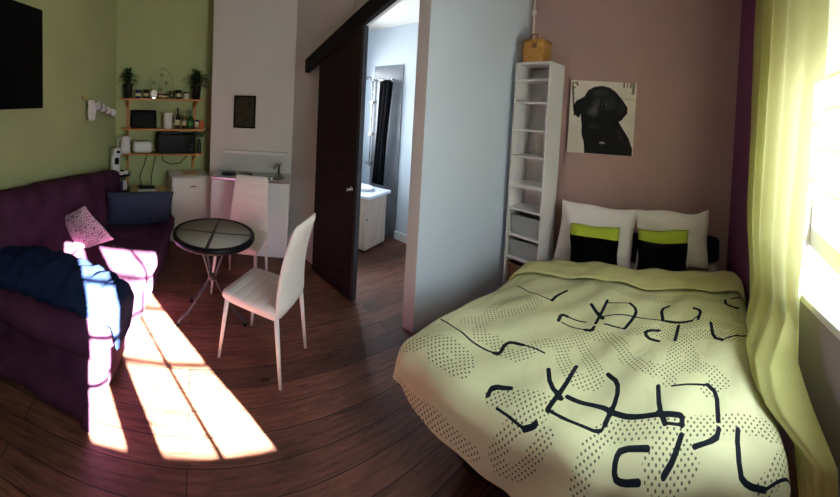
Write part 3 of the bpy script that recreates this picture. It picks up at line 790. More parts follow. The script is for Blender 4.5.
Mw = Matrix.Translation((q.x, q.y, 1.68)) @ Matrix.Rotation(wang, 4, 'Z')
p = Mw @ Vector((0.27, 0.045, hk[0][1] - 0.02))
t = thing('oven_mitt', 'white oven mitt hanging from end hook of mug rack', 'mitt', tuple(p), wang)
MB().soft(0, 0, -0.10, 0.13, 0.04, 0.22, 0.06, 8, amp=0.012, fr=14).build('hand', 'cotton_mitt', t)
MB().soft(-0.065, 0, -0.09, 0.06, 0.035, 0.10, 0.03, 6).build('thumb', 'cotton_mitt', t)
MB().tube([(0.0, 0, 0.0), (0.005, -0.004, 0.022), (0.01, 0, 0.0)], 0.003, 5).build('loop', 'cotton_mitt', t)
for k, (m, lb) in enumerate((('mug_blue', 'mug with blue band hanging next to the oven mitt'), ('mug_red', 'mug with red band hanging in middle of rack'), ('mug_red', 'mug with red band, second from the room corner'), ('mug_blue', 'mug hanging at the rack end by room corner'))):
    x, z = hk[k + 1]; p = Mw @ Vector((x, 0.06, z - 0.055))
    t = thing('hanging_mug', lb, 'mug', tuple(p), wang + 0.2 * k, group='mugs on the wall rack')
    A = Matrix.Rotation(R_(70), 4, 'Y')
    mbm = MB().lathe([(0.034, -0.045), (0.038, -0.04), (0.04, 0.045), (0.036, 0.045), (0.034, -0.035), (0.001, -0.036)], n=18); mbm.v = [tuple(A @ Vector(v_)) for v_ in mbm.v]; mbm.build('bowl', 'ceramic_white', t)
    mbm = MB().lathe([(0.0405, -0.015), (0.0412, 0.02)], n=18, cap=False); mbm.v = [tuple(A @ Vector(v_)) for v_ in mbm.v]; mbm.build('band', m, t)
    mbm = MB().tube([(-0.035, 0, 0.03), (-0.062, 0, 0.02), (-0.062, 0, -0.02), (-0.035, 0, -0.03)], 0.005, 6); mbm.v = [tuple(A @ Vector(v_)) for v_ in mbm.v]; mbm.build('handle', 'ceramic_white', t)

q = on_left(2.43, 0.10)
tv = thing('television', 'large black flat television mounted on green wall', 'television', (q.x, q.y, 1.66), wang)
MB().box(-0.66, 0.66, -0.025, 0.02, 0, 0.80).build('casing', 'black_plastic', tv, bevel=0.005)
MB().box(-0.64, 0.64, 0.021, 0.023, 0.025, 0.78).build('screen', 'tv_screen', tv)
MB().box(-0.2, 0.2, -0.098, -0.026, 0.25, 0.55).build('wall_mount', 'black_metal', tv)

# ------------------------------------------------------------------ sofa along the left wall
SA = R_(-18.4)                    # local x runs towards the camera end, local y towards the front
so = thing('sofa', 'purple velvet sofa along the green wall', 'sofa', (-3.30, 0.44, 0), SA)
# front edge at y = 0, back at y = -0.95; x from -0.42 (far end) to 1.77 (outer face of the near arm)
MB().soft(0.60, -0.45, 0.17, 1.98, 0.84, 0.30, 0.05, 12, amp=0.012, fr=3).build('base', 'purple_velvet', so)
MB().soft(0.60, -0.32, 0.36, 1.98, 0.68, 0.16, 0.06, 14, amp=0.015, fr=4, sag=0.015).build('seat_cushion', 'purple_velvet', so)
A = Matrix.Translation((0.68, -0.80, 0.44)) @ Matrix.Rotation(R_(-5), 4, 'Y') @ Matrix.Rotation(R_(-5), 4, 'Z') @ Matrix.Rotation(R_(7), 4, 'X')
MB().soft(0, 0, 0.215, 2.14, 0.26, 0.70, 0.10, 16, amp=0.03, fr=3.5, M_=A).build('backrest', 'purple_velvet', so)
mb = MB().soft(1.70, -0.47, 0.27, 0.25, 0.90, 0.50, 0.09, 14, amp=0.02, fr=4)
mb.build('armrest', 'purple_velvet', so)
mb = MB().soft(1.68, -0.44, 0.475, 0.35, 0.98, 0.22, 0.11, 14, amp=0.02, fr=4, seed=5)
mb.build('armrest_roll', 'purple_velvet', so)
for x in (-0.3, 1.65):
    for y in (-0.12, -0.78): MB().lathe([(0.02, 0), (0.028, 0.05)], (x, y, 0), 10).build('foot', 'bed_wood', so)
MB().soft(1.70, -0.06, 0.10, 0.26, 0.06, 0.18, 0.02, 8, amp=0.01, fr=8).build('skirt', 'purple_velvet', so)

def place_cushion(name, label, cat, w_, h_, t_, m, loc, rz, tilt, roll=0.0, seed=0, group=None, parent=None):
    o = cushion_mb(w_, h_, t_, seed, 28, 0.03 if name == 'pillow' else 0.012, 0.06, 0.045 if name == 'pillow' else 0.02).build(name, m)
    o.matrix_world = Matrix.Translation(loc) @ Matrix.Rotation(rz, 4, 'Z') @ Matrix.Rotation(tilt, 4, 'X') @ Matrix.Rotation(roll, 4, 'Y')
    tag(o, label, cat, group)
    return o
# slate cushion standing at the far end of the seat, face towards the camera
place_cushion('throw_cushion', 'large slate blue cushion leaning at far sofa end', 'cushion', 0.68, 0.43, 0.16, 'slate_cloth', (-3.42, 0.14, 0.42), R_(93), R_(24), 0, 3)
place_cushion('throw_cushion', 'small pink patterned cushion leaning on sofa back', 'cushion', 0.40, 0.40, 0.12, 'patterned_pink', (-2.80, -0.25, 0.455), R_(78), R_(24), R_(-32), 8)

# long crumpled navy throw lying over the near arm of the sofa
SO = Matrix.Translation((-3.30, 0.44, 0)) @ Matrix.Rotation(SA, 4, 'Z')
def throw(px):
    rows = []
    N_, K_ = 40, 26
    for i in range(N_ + 1):
        t = i / N_                                   # along the arm, back to front and down over the front
        y = -0.93 + 1.00 * min(t / 0.9, 1)
        cz_ = 0.585 + 0.07 * math.sin(PI * min(1, t * 1.05)) - 0.20 * max(0, t - 0.86) / 0.14
        rx_ = 0.215 * (1 - 0.35 * t ** 3); rz_ = 0.105 * (1 - 0.35 * t ** 4)
        if i == 0 or i == N_: rx_ *= 0.15; rz_ *= 0.15
        elif i == 1 or i == N_ - 1: rx_ *= 0.7; rz_ *= 0.7
        row = []
        for k in range(K_):
            a = 2 * PI * k / K_
            q_ = Vector((math.cos(a), math.sin(a), 0))
            wv = 0.022 * noise.noise(Vector((q_.x * 1.2, q_.y * 1.2, t * 16))) + 0.012 * math.sin(t * 75 + 2.2 * math.sin(a) + 3 * math.cos(a))
            row.append((1.60 + q_.x * (rx_ + wv), y, max(cz_ + q_.y * (rz_ + wv), 0.40)))
        row.append(row[0]); rows.append(row)
    return MB().grid(rows)
o = throw(0).build('navy_throw', 'navy_cloth'); o.matrix_world = SO
tag(o, 'long crumpled navy throw rolled over near sofa arm', 'throw')

# ------------------------------------------------------------------ bistro table
bt = thing('bistro_table', 'round smoked glass table with black rim', 'table', (-2.44, 0.685, 0))
MB().lathe([(0.292, 0.697), (0.292, 0.703), (0.001, 0.7031)], n=48).build('glass_top', 'table_glass', bt)
MB().lathe([(0.292, 0.665), (0.318, 0.665), (0.322, 0.672), (0.322, 0.700), (0.316, 0.708), (0.294, 0.708), (0.290, 0.703), (0.292, 0.665)], n=56).build('rim', 'black_metal', bt)
for k in range(2):
    a = R_(-25 + 90 * k)
    for sg in (1, -1)[:1]:
        MB().box(-0.292, 0.292, -0.012, 0.012, 0.690, 0.7040, M_=Matrix.Rotation(a, 4, 'Z')).build('crossbar', 'table_bar', bt)
for a in (R_(-83), R_(-157), R_(58)):
    c, s_ = math.cos(a), math.sin(a)
    pts = [(c * 0.13, s_ * 0.13, 0.675), (c * 0.10, s_ * 0.10, 0.6), (c * 0.035, s_ * 0.035, 0.40), (c * 0.022, s_ * 0.022, 0.345), (c * 0.05, s_ * 0.05, 0.29), (c * 0.19, s_ * 0.19, 0.10), (c * 0.235, s_ * 0.235, 0.065), (c * 0.265, s_ * 0.265, 0.045), (c * 0.275, s_ * 0.275, 0.0)]
    lg = MB().tube(pts, 0.0105, 8).build('leg', 'grey_metal', bt)
    MB().lathe([(0.013, 0), (0.014, 0.018)], (c * 0.275, s_ * 0.275, 0.0), 10).build('foot_cap', 'black_plastic', lg)
MB().lathe([(0.03, 0.33), (0.034, 0.335), (0.034, 0.36), (0.03, 0.365)], n=18).build('hub', 'grey_metal', bt)

# ------------------------------------------------------------------ high-backed chairs (front is +y)
def make_chair(label, loc, rz):
    t = thing('dining_chair', label, 'chair', loc, rz, 'high-backed white chairs')
    mb = MB().soft(0, 0.01, 0.445, 0.42, 0.43, 0.065, 0.03, 14)
    o = mb.build('seat', 'seamed_leather', t)
    rows_f, rows_b = [], []
    N_ = 18
    def prof(i):
        s_ = i / N_; z = 0.42 + 0.575 * s_
        y = -0.195 - 0.02 * s_ - 0.06 * s_ ** 1.6 + 0.02 * math.sin(PI * s_)
        wv = 0.205 - 0.035 * s_ + 0.0 * s_
        return z, y, wv
    vs = []; fs = []; K_ = 12
    for i in range(N_ + 1):
        z, y, wv = prof(i); th = 0.020
        if i in (0, N_): th = 0.009
        for k in range(2 * K_):
            a = 2 * PI * k / (2 * K_)
            cx_, sy_ = math.cos(a), math.sin(a)
            x = math.copysign(abs(cx_) ** 0.45, cx_) * (wv - (0.012 if i in (0, N_) else 0)); yy = math.copysign(abs(sy_) ** 0.7, sy_) * th
            vs.append((x, y + yy - 0.012 * (1 - (x / 0.2) ** 2), z))
    m_ = 2 * K_
    for i in range(N_):
        for k in range(m_): fs.append((i * m_ + k, i * m_ + (k + 1) % m_, (i + 1) * m_ + (k + 1) % m_, (i + 1) * m_ + k))
    fs += [tuple(reversed(range(m_))), tuple(N_ * m_ + k for k in range(m_))]
    MB().add(vs, fs, True).build('backrest', 'seamed_leather', t)
    for sx in (-1, 1):
        MB().tube([(sx * 0.185, 0.185, 0.42), (sx * 0.205, 0.225, 0.0)], [0.016, 0.010], 10).build('leg', 'white_metal', t)
        MB().tube([(sx * 0.185, -0.185, 0.42), (sx * 0.195, -0.235, 0.0)], [0.016, 0.010], 10).build('leg', 'white_metal', t)
    MB().box(-0.19, 0.19, -0.19, 0.19, 0.402, 0.418).build('seat_frame', 'white_metal', t, bevel=0.003)
    return t
ch = make_chair('white high-backed chair nearest camera, its back to sliding door', (-1.985, 0.935, 0), R_(126))
c2 = dup(ch, (-2.835, 1.075, 0), R_(-128), 'white high-backed chair behind the round table, near the sink unit')

# ------------------------------------------------------------------ shelf tower with boxes and baskets
BR = R_(-13.5)
bk = thing('bookcase', 'tall narrow white bookcase in the corner beside the bed', 'bookcase', (-1.005, 2.755, 0), BR)
BM = Matrix.Translation((-1.005, 2.755, 0)) @ Matrix.Rotation(BR, 4, 'Z')
W2_, D_, HT = 0.185, 0.255, 2.20
for sx in (-1, 1): MB().box(sx * W2_ - (0.018 if sx > 0 else 0), sx * W2_ + (0.018 if sx < 0 else 0), 0, D_, 0, HT).build('side_panel', 'white_laminate', bk, bevel=0.002)
MB().box(-W2_ + 0.018, W2_ - 0.018, D_ - 0.008, D_, 0.04, HT - 0.01).build('back_panel', 'white_laminate', bk)
MB().box(-W2_, W2_, -0.004, D_, HT, HT + 0.022).build('top', 'white_laminate', bk, bevel=0.002)
zs = [0.06, 0.20, 0.43, 0.64, 0.88, 1.10, 1.36, 1.60, 1.85, 2.05]
for z in zs: MB().box(-W2_ + 0.018, W2_ - 0.018, 0.006, D_ - 0.008, z, z + 0.018).build('shelf', 'white_laminate', bk)
MB().box(-W2_ + 0.018, W2_ - 0.018, 0.0, 0.012, 1.09, 1.125).build('shelf_rail', 'white_laminate', bk)
MB().box(-W2_ + 0.018, W2_ - 0.018, 0.02, 0.035, 0, 0.06).build('plinth', 'white_laminate', bk)
def bin_(z, h, m, label, name='storage_box', cat='box'):
    p = BM @ Vector((0, 0.13, z))
    t = thing(name, label, cat, tuple(p), BR)
    a, b_ = 0.155, 0.105
    mb = MB()
    o_ = [(-a, -b_), (a, -b_), (a, b_), (-a, b_)]
    vs = [(x * .93, y * .93, 0) for x, y in o_] + [(x, y, h) for x, y in o_] + [(x - math.copysign(.01, x), y - math.copysign(.01, y), h) for x, y in o_] + [(x * .93 - math.copysign(.01, x), y * .93 - math.copysign(.01, y), 0.008) for x, y in o_]
    fs = [(3, 2, 1, 0), (12, 13, 14, 15)]
    for i in range(4):
        j = (i + 1) % 4
        fs += [(i, j, 4 + j, 4 + i), (4 + i, 4 + j, 8 + j, 8 + i), (8 + i, 8 + j, 12 + j, 12 + i)]
    mb.add(vs, fs); mb.build('tub', m, t)
    r = MB().tube([(-a, -b_, h), (a, -b_, h), (a, b_, h), (-a, b_, h), (-a, -b_, h)], 0.007, 6).build('rim', m, t)
    return t
bin_(0.659, 0.17, 'grey_plastic', 'grey translucent box on higher bookcase shelf of the two boxes')
bin_(0.449, 0.15, 'grey_plastic', 'grey translucent box just above the brown basket')
bin_(0.219, 0.16, 'brown_wicker', 'brown woven basket low in bookcase by the bed', 'storage_basket', 'basket')
p = BM @ Vector((-0.035, 0.11, HT + 0.022))
bs = thing('woven_basket', 'small woven basket standing on top of the bookcase', 'basket', tuple(p), BR + R_(8))
prof = [(-.105, -.085), (.105, -.085), (.105, .085), (-.105, .085)]
vs = []
for z, k in ((0, .92), (0.06, 1.0), (0.12, 1.0), (0.2, .96)): vs += [(x * k, y * k, z) for x, y in prof]
vs += [(x * .86, y * .86, 0.2) for x, y in prof] + [(x * .84, y * .84, 0.01) for x, y in prof]
fs = [(3, 2, 1, 0), (20, 21, 22, 23)]
for r_ in range(5):
    for i in range(4): j = (i + 1) % 4; fs.append((r_ * 4 + i, r_ * 4 + j, r_ * 4 + 4 + j, r_ * 4 + 4 + i))
MB().add(vs, fs).build('body', 'wicker', bs, bevel=0.012)
MB().tube([(-.1, -.082, .2), (.1, -.082, .2), (.1, .082, .2), (-.1, .082, .2), (-.1, -.082, .2)], 0.012, 7).build('rim', 'wicker', bs)
MB().tube([(-0.035, -.085, .2), (-0.02, -.088, .25), (0.03, -.088, .25), (0.04, -.085, .2)], 0.007, 6).build('handle', 'brown_wicker', bs)
MB().box(-0.015, 0.03, -.0905, -.083, 0.13, 0.175).build('tag', 'brown_wicker', bs)
ln_ = MB().tube([(-1.115, 3.0, CZ), (-1.12, 3.005, 2.9), (-1.115, 3.01, 2.62), (-1.12, 3.02, 2.35)], 0.011, 8)
ln_.soft(-1.115, 3.005, 2.74, 0.05, 0.05, 0.06, 0.02, 5)
o = ln_.build('rope', 'rope'); tag(o, 'white cord with a knot hanging in corner above basket', 'cord')

# ------------------------------------------------------------------ dog photograph on canvas
def inpoly(x, y, P):
    c = False; j = len(P) - 1
    for i in range(len(P)):
        if (P[i][1] > y) != (P[j][1] > y) and x < (P[j][0] - P[i][0]) * (y - P[i][1]) / (P[j][1] - P[i][1]) + P[i][0]: c = not c
        j = i
    return c
def blob(x, y, cx_, cy_, rx_, ry_, rot_=0.0):
    c, s_ = math.cos(rot_), math.sin(rot_); u = ((x - cx_) * c + (y - cy_) * s_) / rx_; v_ = (-(x - cx_) * s_ + (y - cy_) * c) / ry_
    return max(0.0, 1 - (u * u + v_ * v_))
HEAD = [(.20, .60), (.17, .42), (.20, .25), (.27, .13), (.36, .08), (.48, .06), (.60, .08), (.70, .14), (.80, .24), (.88, .34), (.88, .42), (.80, .52), (.76, .54), (.82, .62), (.92, .75), (.99, .9), (.99, 1.0), (.27, 1.0), (.25, .84), (.21, .75)]
EARL = [(.22, .22), (.10, .28), (.05, .36), (.08, .47), (.15, .52), (.21, .40)]
def picture(u, v):
    # u right, v down, 0..1
    base = Vector((0.78, 0.74, 0.66)) * (0.82 + 0.2 * (1 - v) + 0.10 * noise.noise(Vector((u * 3, v * 5, 1))))
    if abs(v - 0.18 - 0.05 * u) < 0.012 and u > .6: base *= 0.82
    for P in ([(.02, .03), (.10, .02), (.12, .06), (.05, .12), (.09, .5), (.07, .5), (.02, .12)],):
        if inpoly(u, v, P) and not (0.04 < u < 0.09 and .04 < v < .09): base = Vector((.12, .10, .08))
    if v < .07 and u > .78 and (int(u * 60) % 3 == 0): base = Vector((.15, .13, .1))
    if .93 < u < .97 and v < .16: base = Vector((.25, .22, .18))
    col = base
    if inpoly(u, v, HEAD) or inpoly(u, v, EARL):
        g_ = 0.012
        g_ = .008 + 0.05 * blob(u, v, .36, .42, .10, .09) + 0.012 * blob(u, v, .60, .30, .14, .12) + 0.04 * blob(u, v, .41, .33, .06, .12, .2)
        g_ += 0.022 * blob(u, v, .44, .16, .16, .06) + 0.012 * blob(u, v, .80, .36, .05, .12, .6) + 0.015 * blob(u, v, .38, .62, .12, .05)
        g_ += 0.015 * blob(u, v, .80, .74, .04, .16, -.4)
        g_ *= 1 + 0.3 * noise.noise(Vector((u * 18, v * 18, 4)))
        if blob(u, v, .31, .53, .07, .055) > 0: g_ = 0.006
        for ex in ((.335, .315), (.55, .325)):
            if blob(u, v, ex[0], ex[1], .03, .02) > 0: g_ = 0.003
            if blob(u, v, ex[0] + .008, ex[1] - .006, .007, .006) > 0: g_ = 0.25
        if blob(u, v, .53, .84, .045, .014) > 0: g_ = 0.30
        if abs(v - .68 + .25 * (u - .35) ** 2 * 4) < 0.006 and .25 < u < .5: g_ = 0.003
        col = Vector((g_, g_ * 1.0, g_ * 1.02))
    return col
dg = thing('dog_canvas', 'square canvas photograph of a black dog on pink wall', 'picture', (-0.405, 3.053, 1.425), 0)
PW, PH, NN = 0.62, 0.68, 130
MB().box(-PW / 2, PW / 2, -0.010, 0.025, 0, PH).build('canvas', 'sheet_cotton', dg)
vs = []; fs = []; cols = []
for i in range(NN + 1):
    for j in range(NN + 1):
        u, v = j / NN, i / NN; vs.append((-PW / 2 + u * PW, -0.0115, PH * (1 - v) )); cols.append(picture(u, v))
for i in range(NN):
    for j in range(NN): fs.append((i * (NN + 1) + j, i * (NN + 1) + j + 1, (i + 1) * (NN + 1) + j + 1, (i + 1) * (NN + 1) + j))
n, b = nodes_of('photo_print', (128, 128, 128), 0.6); b.inputs['Specular IOR Level'].default_value = 0.08
k = n.nodes.new('ShaderNodeAttribute'); k.attribute_name = 'print'; n.links.new(k.outputs['Color'], b.inputs['Base Color'])
o = MB().add(vs, fs, False).build('photo_print', 'photo_print', dg)
ca = o.data.color_attributes.new('print', 'FLOAT_COLOR', 'POINT')
ca.data.foreach_set('color', [c for q_ in cols for c in (q_.x, q_.y, q_.z, 1.0)])

# ------------------------------------------------------------------ bed
bd = thing('bed', 'low double bed between partition and window wall', 'bed', (0, 0, 0))
ins = 0.03
quad = [(-0.94, 1.33), (0.48, 1.22), (0.74, 2.98), (-0.72, 2.98)]
sq = lambda k: [( -0.05 + (x + 0.05) * k, 2.1 + (y - 2.1) * k) for x, y in quad]
MB().prism(sq(0.97), 0.10, 0.30).build('bed_base', 'bed_wood', bd, bevel=0.01)
MB().prism(sq(1.0), 0.301, 0.50).build('mattress', 'sheet_cotton', bd, bevel=0.04)
for x, y in ((-0.78, 1.45), (0.42, 1.4), (-0.62, 2.86), (0.6, 2.86)): MB().lathe([(0.03, 0), (0.035, 0.10)], (x, y, 0), 12).build('leg', 'bed_wood', bd)
DW, DL = 1.60, 1.27
DQ = ((-0.985, 1.30), (0.50, 1.18), (-0.745, 2.53), (0.73, 2.56))   # foot left, foot right, head left, head right
def duvet_point(a, b, R=0.10, top=0.575):
    """flat cloth metres (a across, b up from the foot edge) -> world point"""
    ca, cb = min(max(a, 0), DW), min(max(b, 0), DL)
    s, t = ca / DW, cb / DL
    x = (1-t)*((1-s)*DQ[0][0] + s*DQ[1][0]) + t*((1-s)*DQ[2][0] + s*DQ[3][0])
    y = (1-t)*((1-s)*DQ[0][1] + s*DQ[1][1]) + t*((1-s)*DQ[2][1] + s*DQ[3][1])
    da, db = a - ca, b - cb
    d = math.hypot(da, db)
    puff = 0.018*math.sin(5.1*a+1.0)*math.sin(4.3*b+0.4) + 0.012*math.sin(11*a+7*b) + 0.006*math.sin(23*a-17*b)
    edge = min(ca, DW-ca, cb, 0.25)/0.25
    z = top + puff*0.8 + 0.035*edge**0.5
    if d > 1e-6:
        ux, uy = da/d, db/d
        th = min(d/R, math.pi/2)
        off = R*math.sin(th)
        drop = R*(1-math.cos(th)) + max(0, d - R*math.pi/2)
        w = min(1, max(0, d-R)/0.25)
        off += w*(0.022*math.sin(14*(a-b)+2*math.sin(5*(a-b))) + 0.02)
        x += ux*off; y += uy*off; z -= drop
    return x, y, max(z, 0.03)

THICK_LINES = [[(0.36,0.15),(0.39,0.15),(0.37,0.22),(0.39,0.25),(0.46,0.25)],[(0.39,0.69),(0.39,0.76),(0.42,0.85)],[(0.52,0.52),(0.51,0.58),(0.55,0.58)],[(0.69,0.51),(0.73,0.51),(0.73,0.54)],[(0.64,0.73),(0.7,0.67),(0.76,0.61)],[(0.73,0.78),(0.73,0.66),(0.73,0.57)],[(0.88,0.78),(0.94,0.73),(0.94,0.66),(0.91,0.55)],[(1.12,0.66),(1.09,0.79),(1.14,0.82)],[(1.14,0.66),(1.19,0.66),(1.3,0.66)],[(1.31,0.79),(1.36,0.76),(1.34,0.66)],[(1.22,0.63),(1.21,0.49)],[(1.11,0.57),(1.03,0.54),(1.05,0.49),(1.12,0.48)],[(1.42,0.63),(1.43,0.51),(1.48,0.48)],[(1.63,0.85),(1.54,0.85),(1.54,0.91)],[(0.64,0.18),(0.69,0.1),(0.76,0.07)],[(0.75,0.25),(0.75,0.12),(0.73,0.01)],[(0.91,0.25),(0.97,0.21),(0.99,0.13),(0.97,0.03)],[(0.78,0.09),(0.93,0.09),(1.0,0.07),(1.18,0.07),(1.27,0.07)],[(1.16,0.19),(1.18,0.09),(1.21,0.04)],[(1.25,0.07),(1.28,0.07),(1.28,0.04)],[(1.39,0.21),(1.43,0.18),(1.43,0.06)],[(1.43,0.03),(1.42,-0.0),(1.33,-0.02)],[(1.28,0.01),(1.25,-0.05),(1.21,-0.09)],[(1.15,-0.03),(1.05,-0.03),(1.03,-0.06),(1.03,-0.11),(1.06,-0.12),(1.12,-0.11)],[(1.51,0.03),(1.49,-0.09),(1.52,-0.12),(1.58,-0.14)],[(0.46,-0.03),(0.46,0.01),(0.54,0.03)],[(0.66,-0.08),(0.7,-0.06),(0.7,-0.05)]]
THIN_LINES = [[(-0.03,0.19),(0.18,0.13),(0.36,0.15)],[(0.46,0.25),(0.58,0.25)],[(0.07,0.79),(0.3,0.69),(0.39,0.69)],[(0.55,0.58),(0.67,0.58)],[(0.54,0.52),(0.69,0.51)],[(0.75,0.63),(0.94,0.67),(1.14,0.66)],[(0.73,0.76),(0.88,0.78)],[(0.78,0.57),(0.91,0.55)],[(1.3,0.66),(1.34,0.7)],[(1.48,0.48),(1.66,0.57)],[(1.67,0.97),(1.58,0.93)],[(0.73,0.01),(0.85,-0.0),(0.96,-0.0),(0.97,0.03)],[(1.22,0.19),(1.39,0.21)],[(1.21,0.04),(1.27,0.04)],[(1.58,-0.14),(1.84,-0.08)],[(0.52,-0.06),(0.66,-0.08)]]
DOT_BANDS = [[(-0.29,-0.08),(-0.02,-0.06),(0.07,0.01),(0.18,0.06),(0.31,0.04),(0.31,-0.03),(0.13,-0.03)],[(0.1,0.25),(0.19,0.4),(0.36,0.6),(0.21,0.66),(0.09,0.55),(0.21,0.18),(0.31,0.21)],[(0.31,0.21),(0.45,0.16),(0.51,0.21),(0.52,0.31),(0.63,0.34),(0.69,0.49),(0.88,0.48),(1.0,0.31),(1.18,0.25),(1.28,0.33),(1.49,0.25),(1.39,0.19)],[(0.63,0.34),(0.73,0.18),(0.85,0.18),(0.88,0.22),(0.72,0.4)],[(1.14,0.61),(1.55,0.64),(1.57,0.48),(1.4,0.55),(1.22,0.49),(1.21,0.22)],[(0.48,-0.03),(0.69,0.03),(0.73,-0.0),(0.6,-0.09),(0.54,-0.24),(0.67,-0.24),(0.75,-0.08)],[(0.9,-0.18),(0.94,-0.03),(1.02,0.03),(1.3,0.04),(1.6,0.06),(1.66,-0.0),(2.02,0.15),(1.57,-0.15)],[(1.28,0.01),(1.31,-0.05),(1.3,-0.09),(1.18,-0.11),(1.16,-0.06),(1.24,-0.0)],[(-0.21,-0.15),(-0.02,-0.26),(0.24,-0.23),(0.45,-0.26)],[(0.96,0.52),(1.15,0.57),(1.31,0.42),(1.31,0.3)],[(0.61,0.96),(0.91,0.88),(1.25,0.9),(1.58,0.9),(1.61,0.7)]]
def seg_d(px, py, a, b_):
    vx, vy = b_[0] - a[0], b_[1] - a[1]; L = vx * vx + vy * vy
    t = 0 if L == 0 else max(0, min(1, ((px - a[0]) * vx + (py - a[1]) * vy) / L))
    return math.hypot(px - a[0] - t * vx, py - a[1] - t * vy)
def smooth_line(P, it=1):
    for _ in range(it):
        Q = [P[0]]
        for i in range(len(P) - 1):
            a, b_ = P[i], P[i + 1]
            Q += [(a[0] * .75 + b_[0] * .25, a[1] * .75 + b_[1] * .25), (a[0] * .25 + b_[0] * .75, a[1] * .25 + b_[1] * .75)]
        P = Q + [P[-1]]
    return P
import numpy as np
ST = 0.008
na, nb = int((DW + 0.58) / ST), int((DL + 0.36) / ST)
aa = [-0.29 + i * ST for i in range(na + 1)]; bb = [-0.36 + j * ST for j in range(nb + 1)]
vs = []; flat = []
for a in aa:
    for b_ in bb:
        a0 = a; a2, b2 = a, b_
        # shorter hem at the foot corners
        if b_ < 0: b2 = b_ * (0.66 + 0.34 * min(1, max(0, min(a, DW - a)) / 0.8) ** 0.8)
        if a < 0: a2 = a * (0.78 + 0.22 * min(1, max(0, b_) / 0.6))
        b_ = b2; a = a2
        da = max(0, -a, a - DW); db = max(0, -b_)
        if da > 0 and db > 0:
            r_ = math.hypot(da, db)
            if r_ > 0.235: s_ = 0.235 / r_; a2 = (-da * s_ if a < 0 else DW + da * s_); b2 = -db * s_
        vs.append(duvet_point(a2, b2)); flat.append((a2, b2)); a = a0
F = np.array(flat)
def dist_to(lines, half):
    out = np.full(len(F), 9.0)
    for P in lines:
        P = smooth_line(P)
        for a, b_ in zip(P[:-1], P[1:]):
            v_ = np.array(b_) - np.array(a); L = float(v_ @ v_)
            if L < 1e-12: continue
            t = np.clip(((F - a) @ v_) / L, 0, 1); q_ = np.array(a) + t[:, None] * v_
            out = np.minimum(out, np.hypot(*(F - q_).T) - half)
    return out
lines = np.minimum(dist_to(THICK_LINES, 0.0105), dist_to(THIN_LINES, 0.0052))
dots = dist_to(DOT_BANDS, 0.0)
M2 = nb + 1
fs = [(i * M2 + j, (i + 1) * M2 + j, (i + 1) * M2 + j + 1, i * M2 + j + 1) for i in range(na) for j in range(nb)]
dv = thing('duvet', 'yellow green patterned duvet spread over the bed', 'duvet', (0, 0, 0))
o = MB().add(vs, fs, True).build('cover', 'duvet_print', dv)
for nm, arr in (('lines', lines), ('dots', dots)):
    at_ = o.data.attributes.new(nm, 'FLOAT', 'POINT'); at_.data.foreach_set('value', arr.astype(np.float32))
at_ = o.data.attributes.new('cloth', 'FLOAT_VECTOR', 'POINT'); at_.data.foreach_set('vector', np.c_[F, np.zeros(len(F))].astype(np.float32).ravel())
# turned-back plain band at the head of the duvet
rows = []
for i in range(14):
    t = i / 13; row = []
    for j in range(61):
        a = -0.16 + (DW + 0.32) * j / 60
        bq = DL - 0.30 + 0.31 * t + 0.015 * math.sin(5 * a)
        x, y, z = duvet_point(a, min(bq, DL)); y += max(0, bq - DL)
        th = 0.012 + 0.022 * math.sin(PI * min(1, 0.15 + t * 0.95)) ** 0.5
        z += th + 0.006 * math.sin(a * 17 + t * 5) + 0.004 * math.sin(t * 14 + a * 3)
        if t > 0.93: z -= 0.05
        row.append((x, y, z))
    rows.append(row)
f_ = MB().grid(rows).build('folded_edge', 'duvet_plain', dv, solid=0.012)
f_['label'] = 'plain turned-back edge'

# pillows
def bed_pillow(label, x, rz, seed, w_=0.58, roll=0.0):
    return place_cushion('pillow', label, 'pillow', w_, 0.50, 0.17, 'white_cotton', (x, 2.765, 0.515), rz, R_(-10), roll, seed, 'white pillows against the pink wall')
bed_pillow('white pillow leaning on wall beside the bookcase', -0.37, R_(2), 11, 0.67, R_(3))
bed_pillow('white pillow leaning on wall nearer the window', 0.31, R_(3), 17, 0.62, R_(-1))
def two_tone(label, x, y, rz, seed, w_=0.40):
    t = thing('square_cushion', label, 'cushion', (x, y, 0.535), rz, group='black and lime cushions on the bed')
    t.rotation_euler = (R_(-16), 0, rz)
    c = cushion_mb(w_, 0.36, 0.12, seed, 24); 
    zc = 0.28
    lo = MB(); hi = MB()
    for f, s_ in zip(c.f, c.sm):
        row = (min(f) % 25)
        (hi if row >= 18 else lo).add([c.v[i] for i in f], [tuple(range(len(f)))], True)
    o1 = lo.build('black_panel', 'black_cloth', t); o2 = hi.build('lime_panel', 'lime_cloth', t)
    for o_ in (o1, o2):
        bm = bmesh.new(); bm.from_mesh(o_.data); bmesh.ops.remove_doubles(bm, verts=bm.verts, dist=0.0008); bmesh.ops.recalc_face_normals(bm, faces=bm.faces); bm.to_mesh(o_.data); bm.free()
    return t
two_tone('black cushion with lime top band beside the bookcase side', -0.34, 2.575, R_(3), 21)
two_tone('black cushion with lime top band nearer the curtain', 0.21, 2.60, R_(2), 25, 0.42)
o = MB().soft(0, 0, 0, 1.36, 0.13, 0.24, 0.06, 14, amp=0.01, fr=6).build('bolster', 'dark_navy', loc=(0.07, 2.98, 0.625))
tag(o, 'long dark navy bolster behind the pillows', 'bolster')

# ------------------------------------------------------------------ curtain
cu = thing('curtain', 'long yellow green curtain hanging beside the window', 'curtain', (0.80, 1.9, 0))
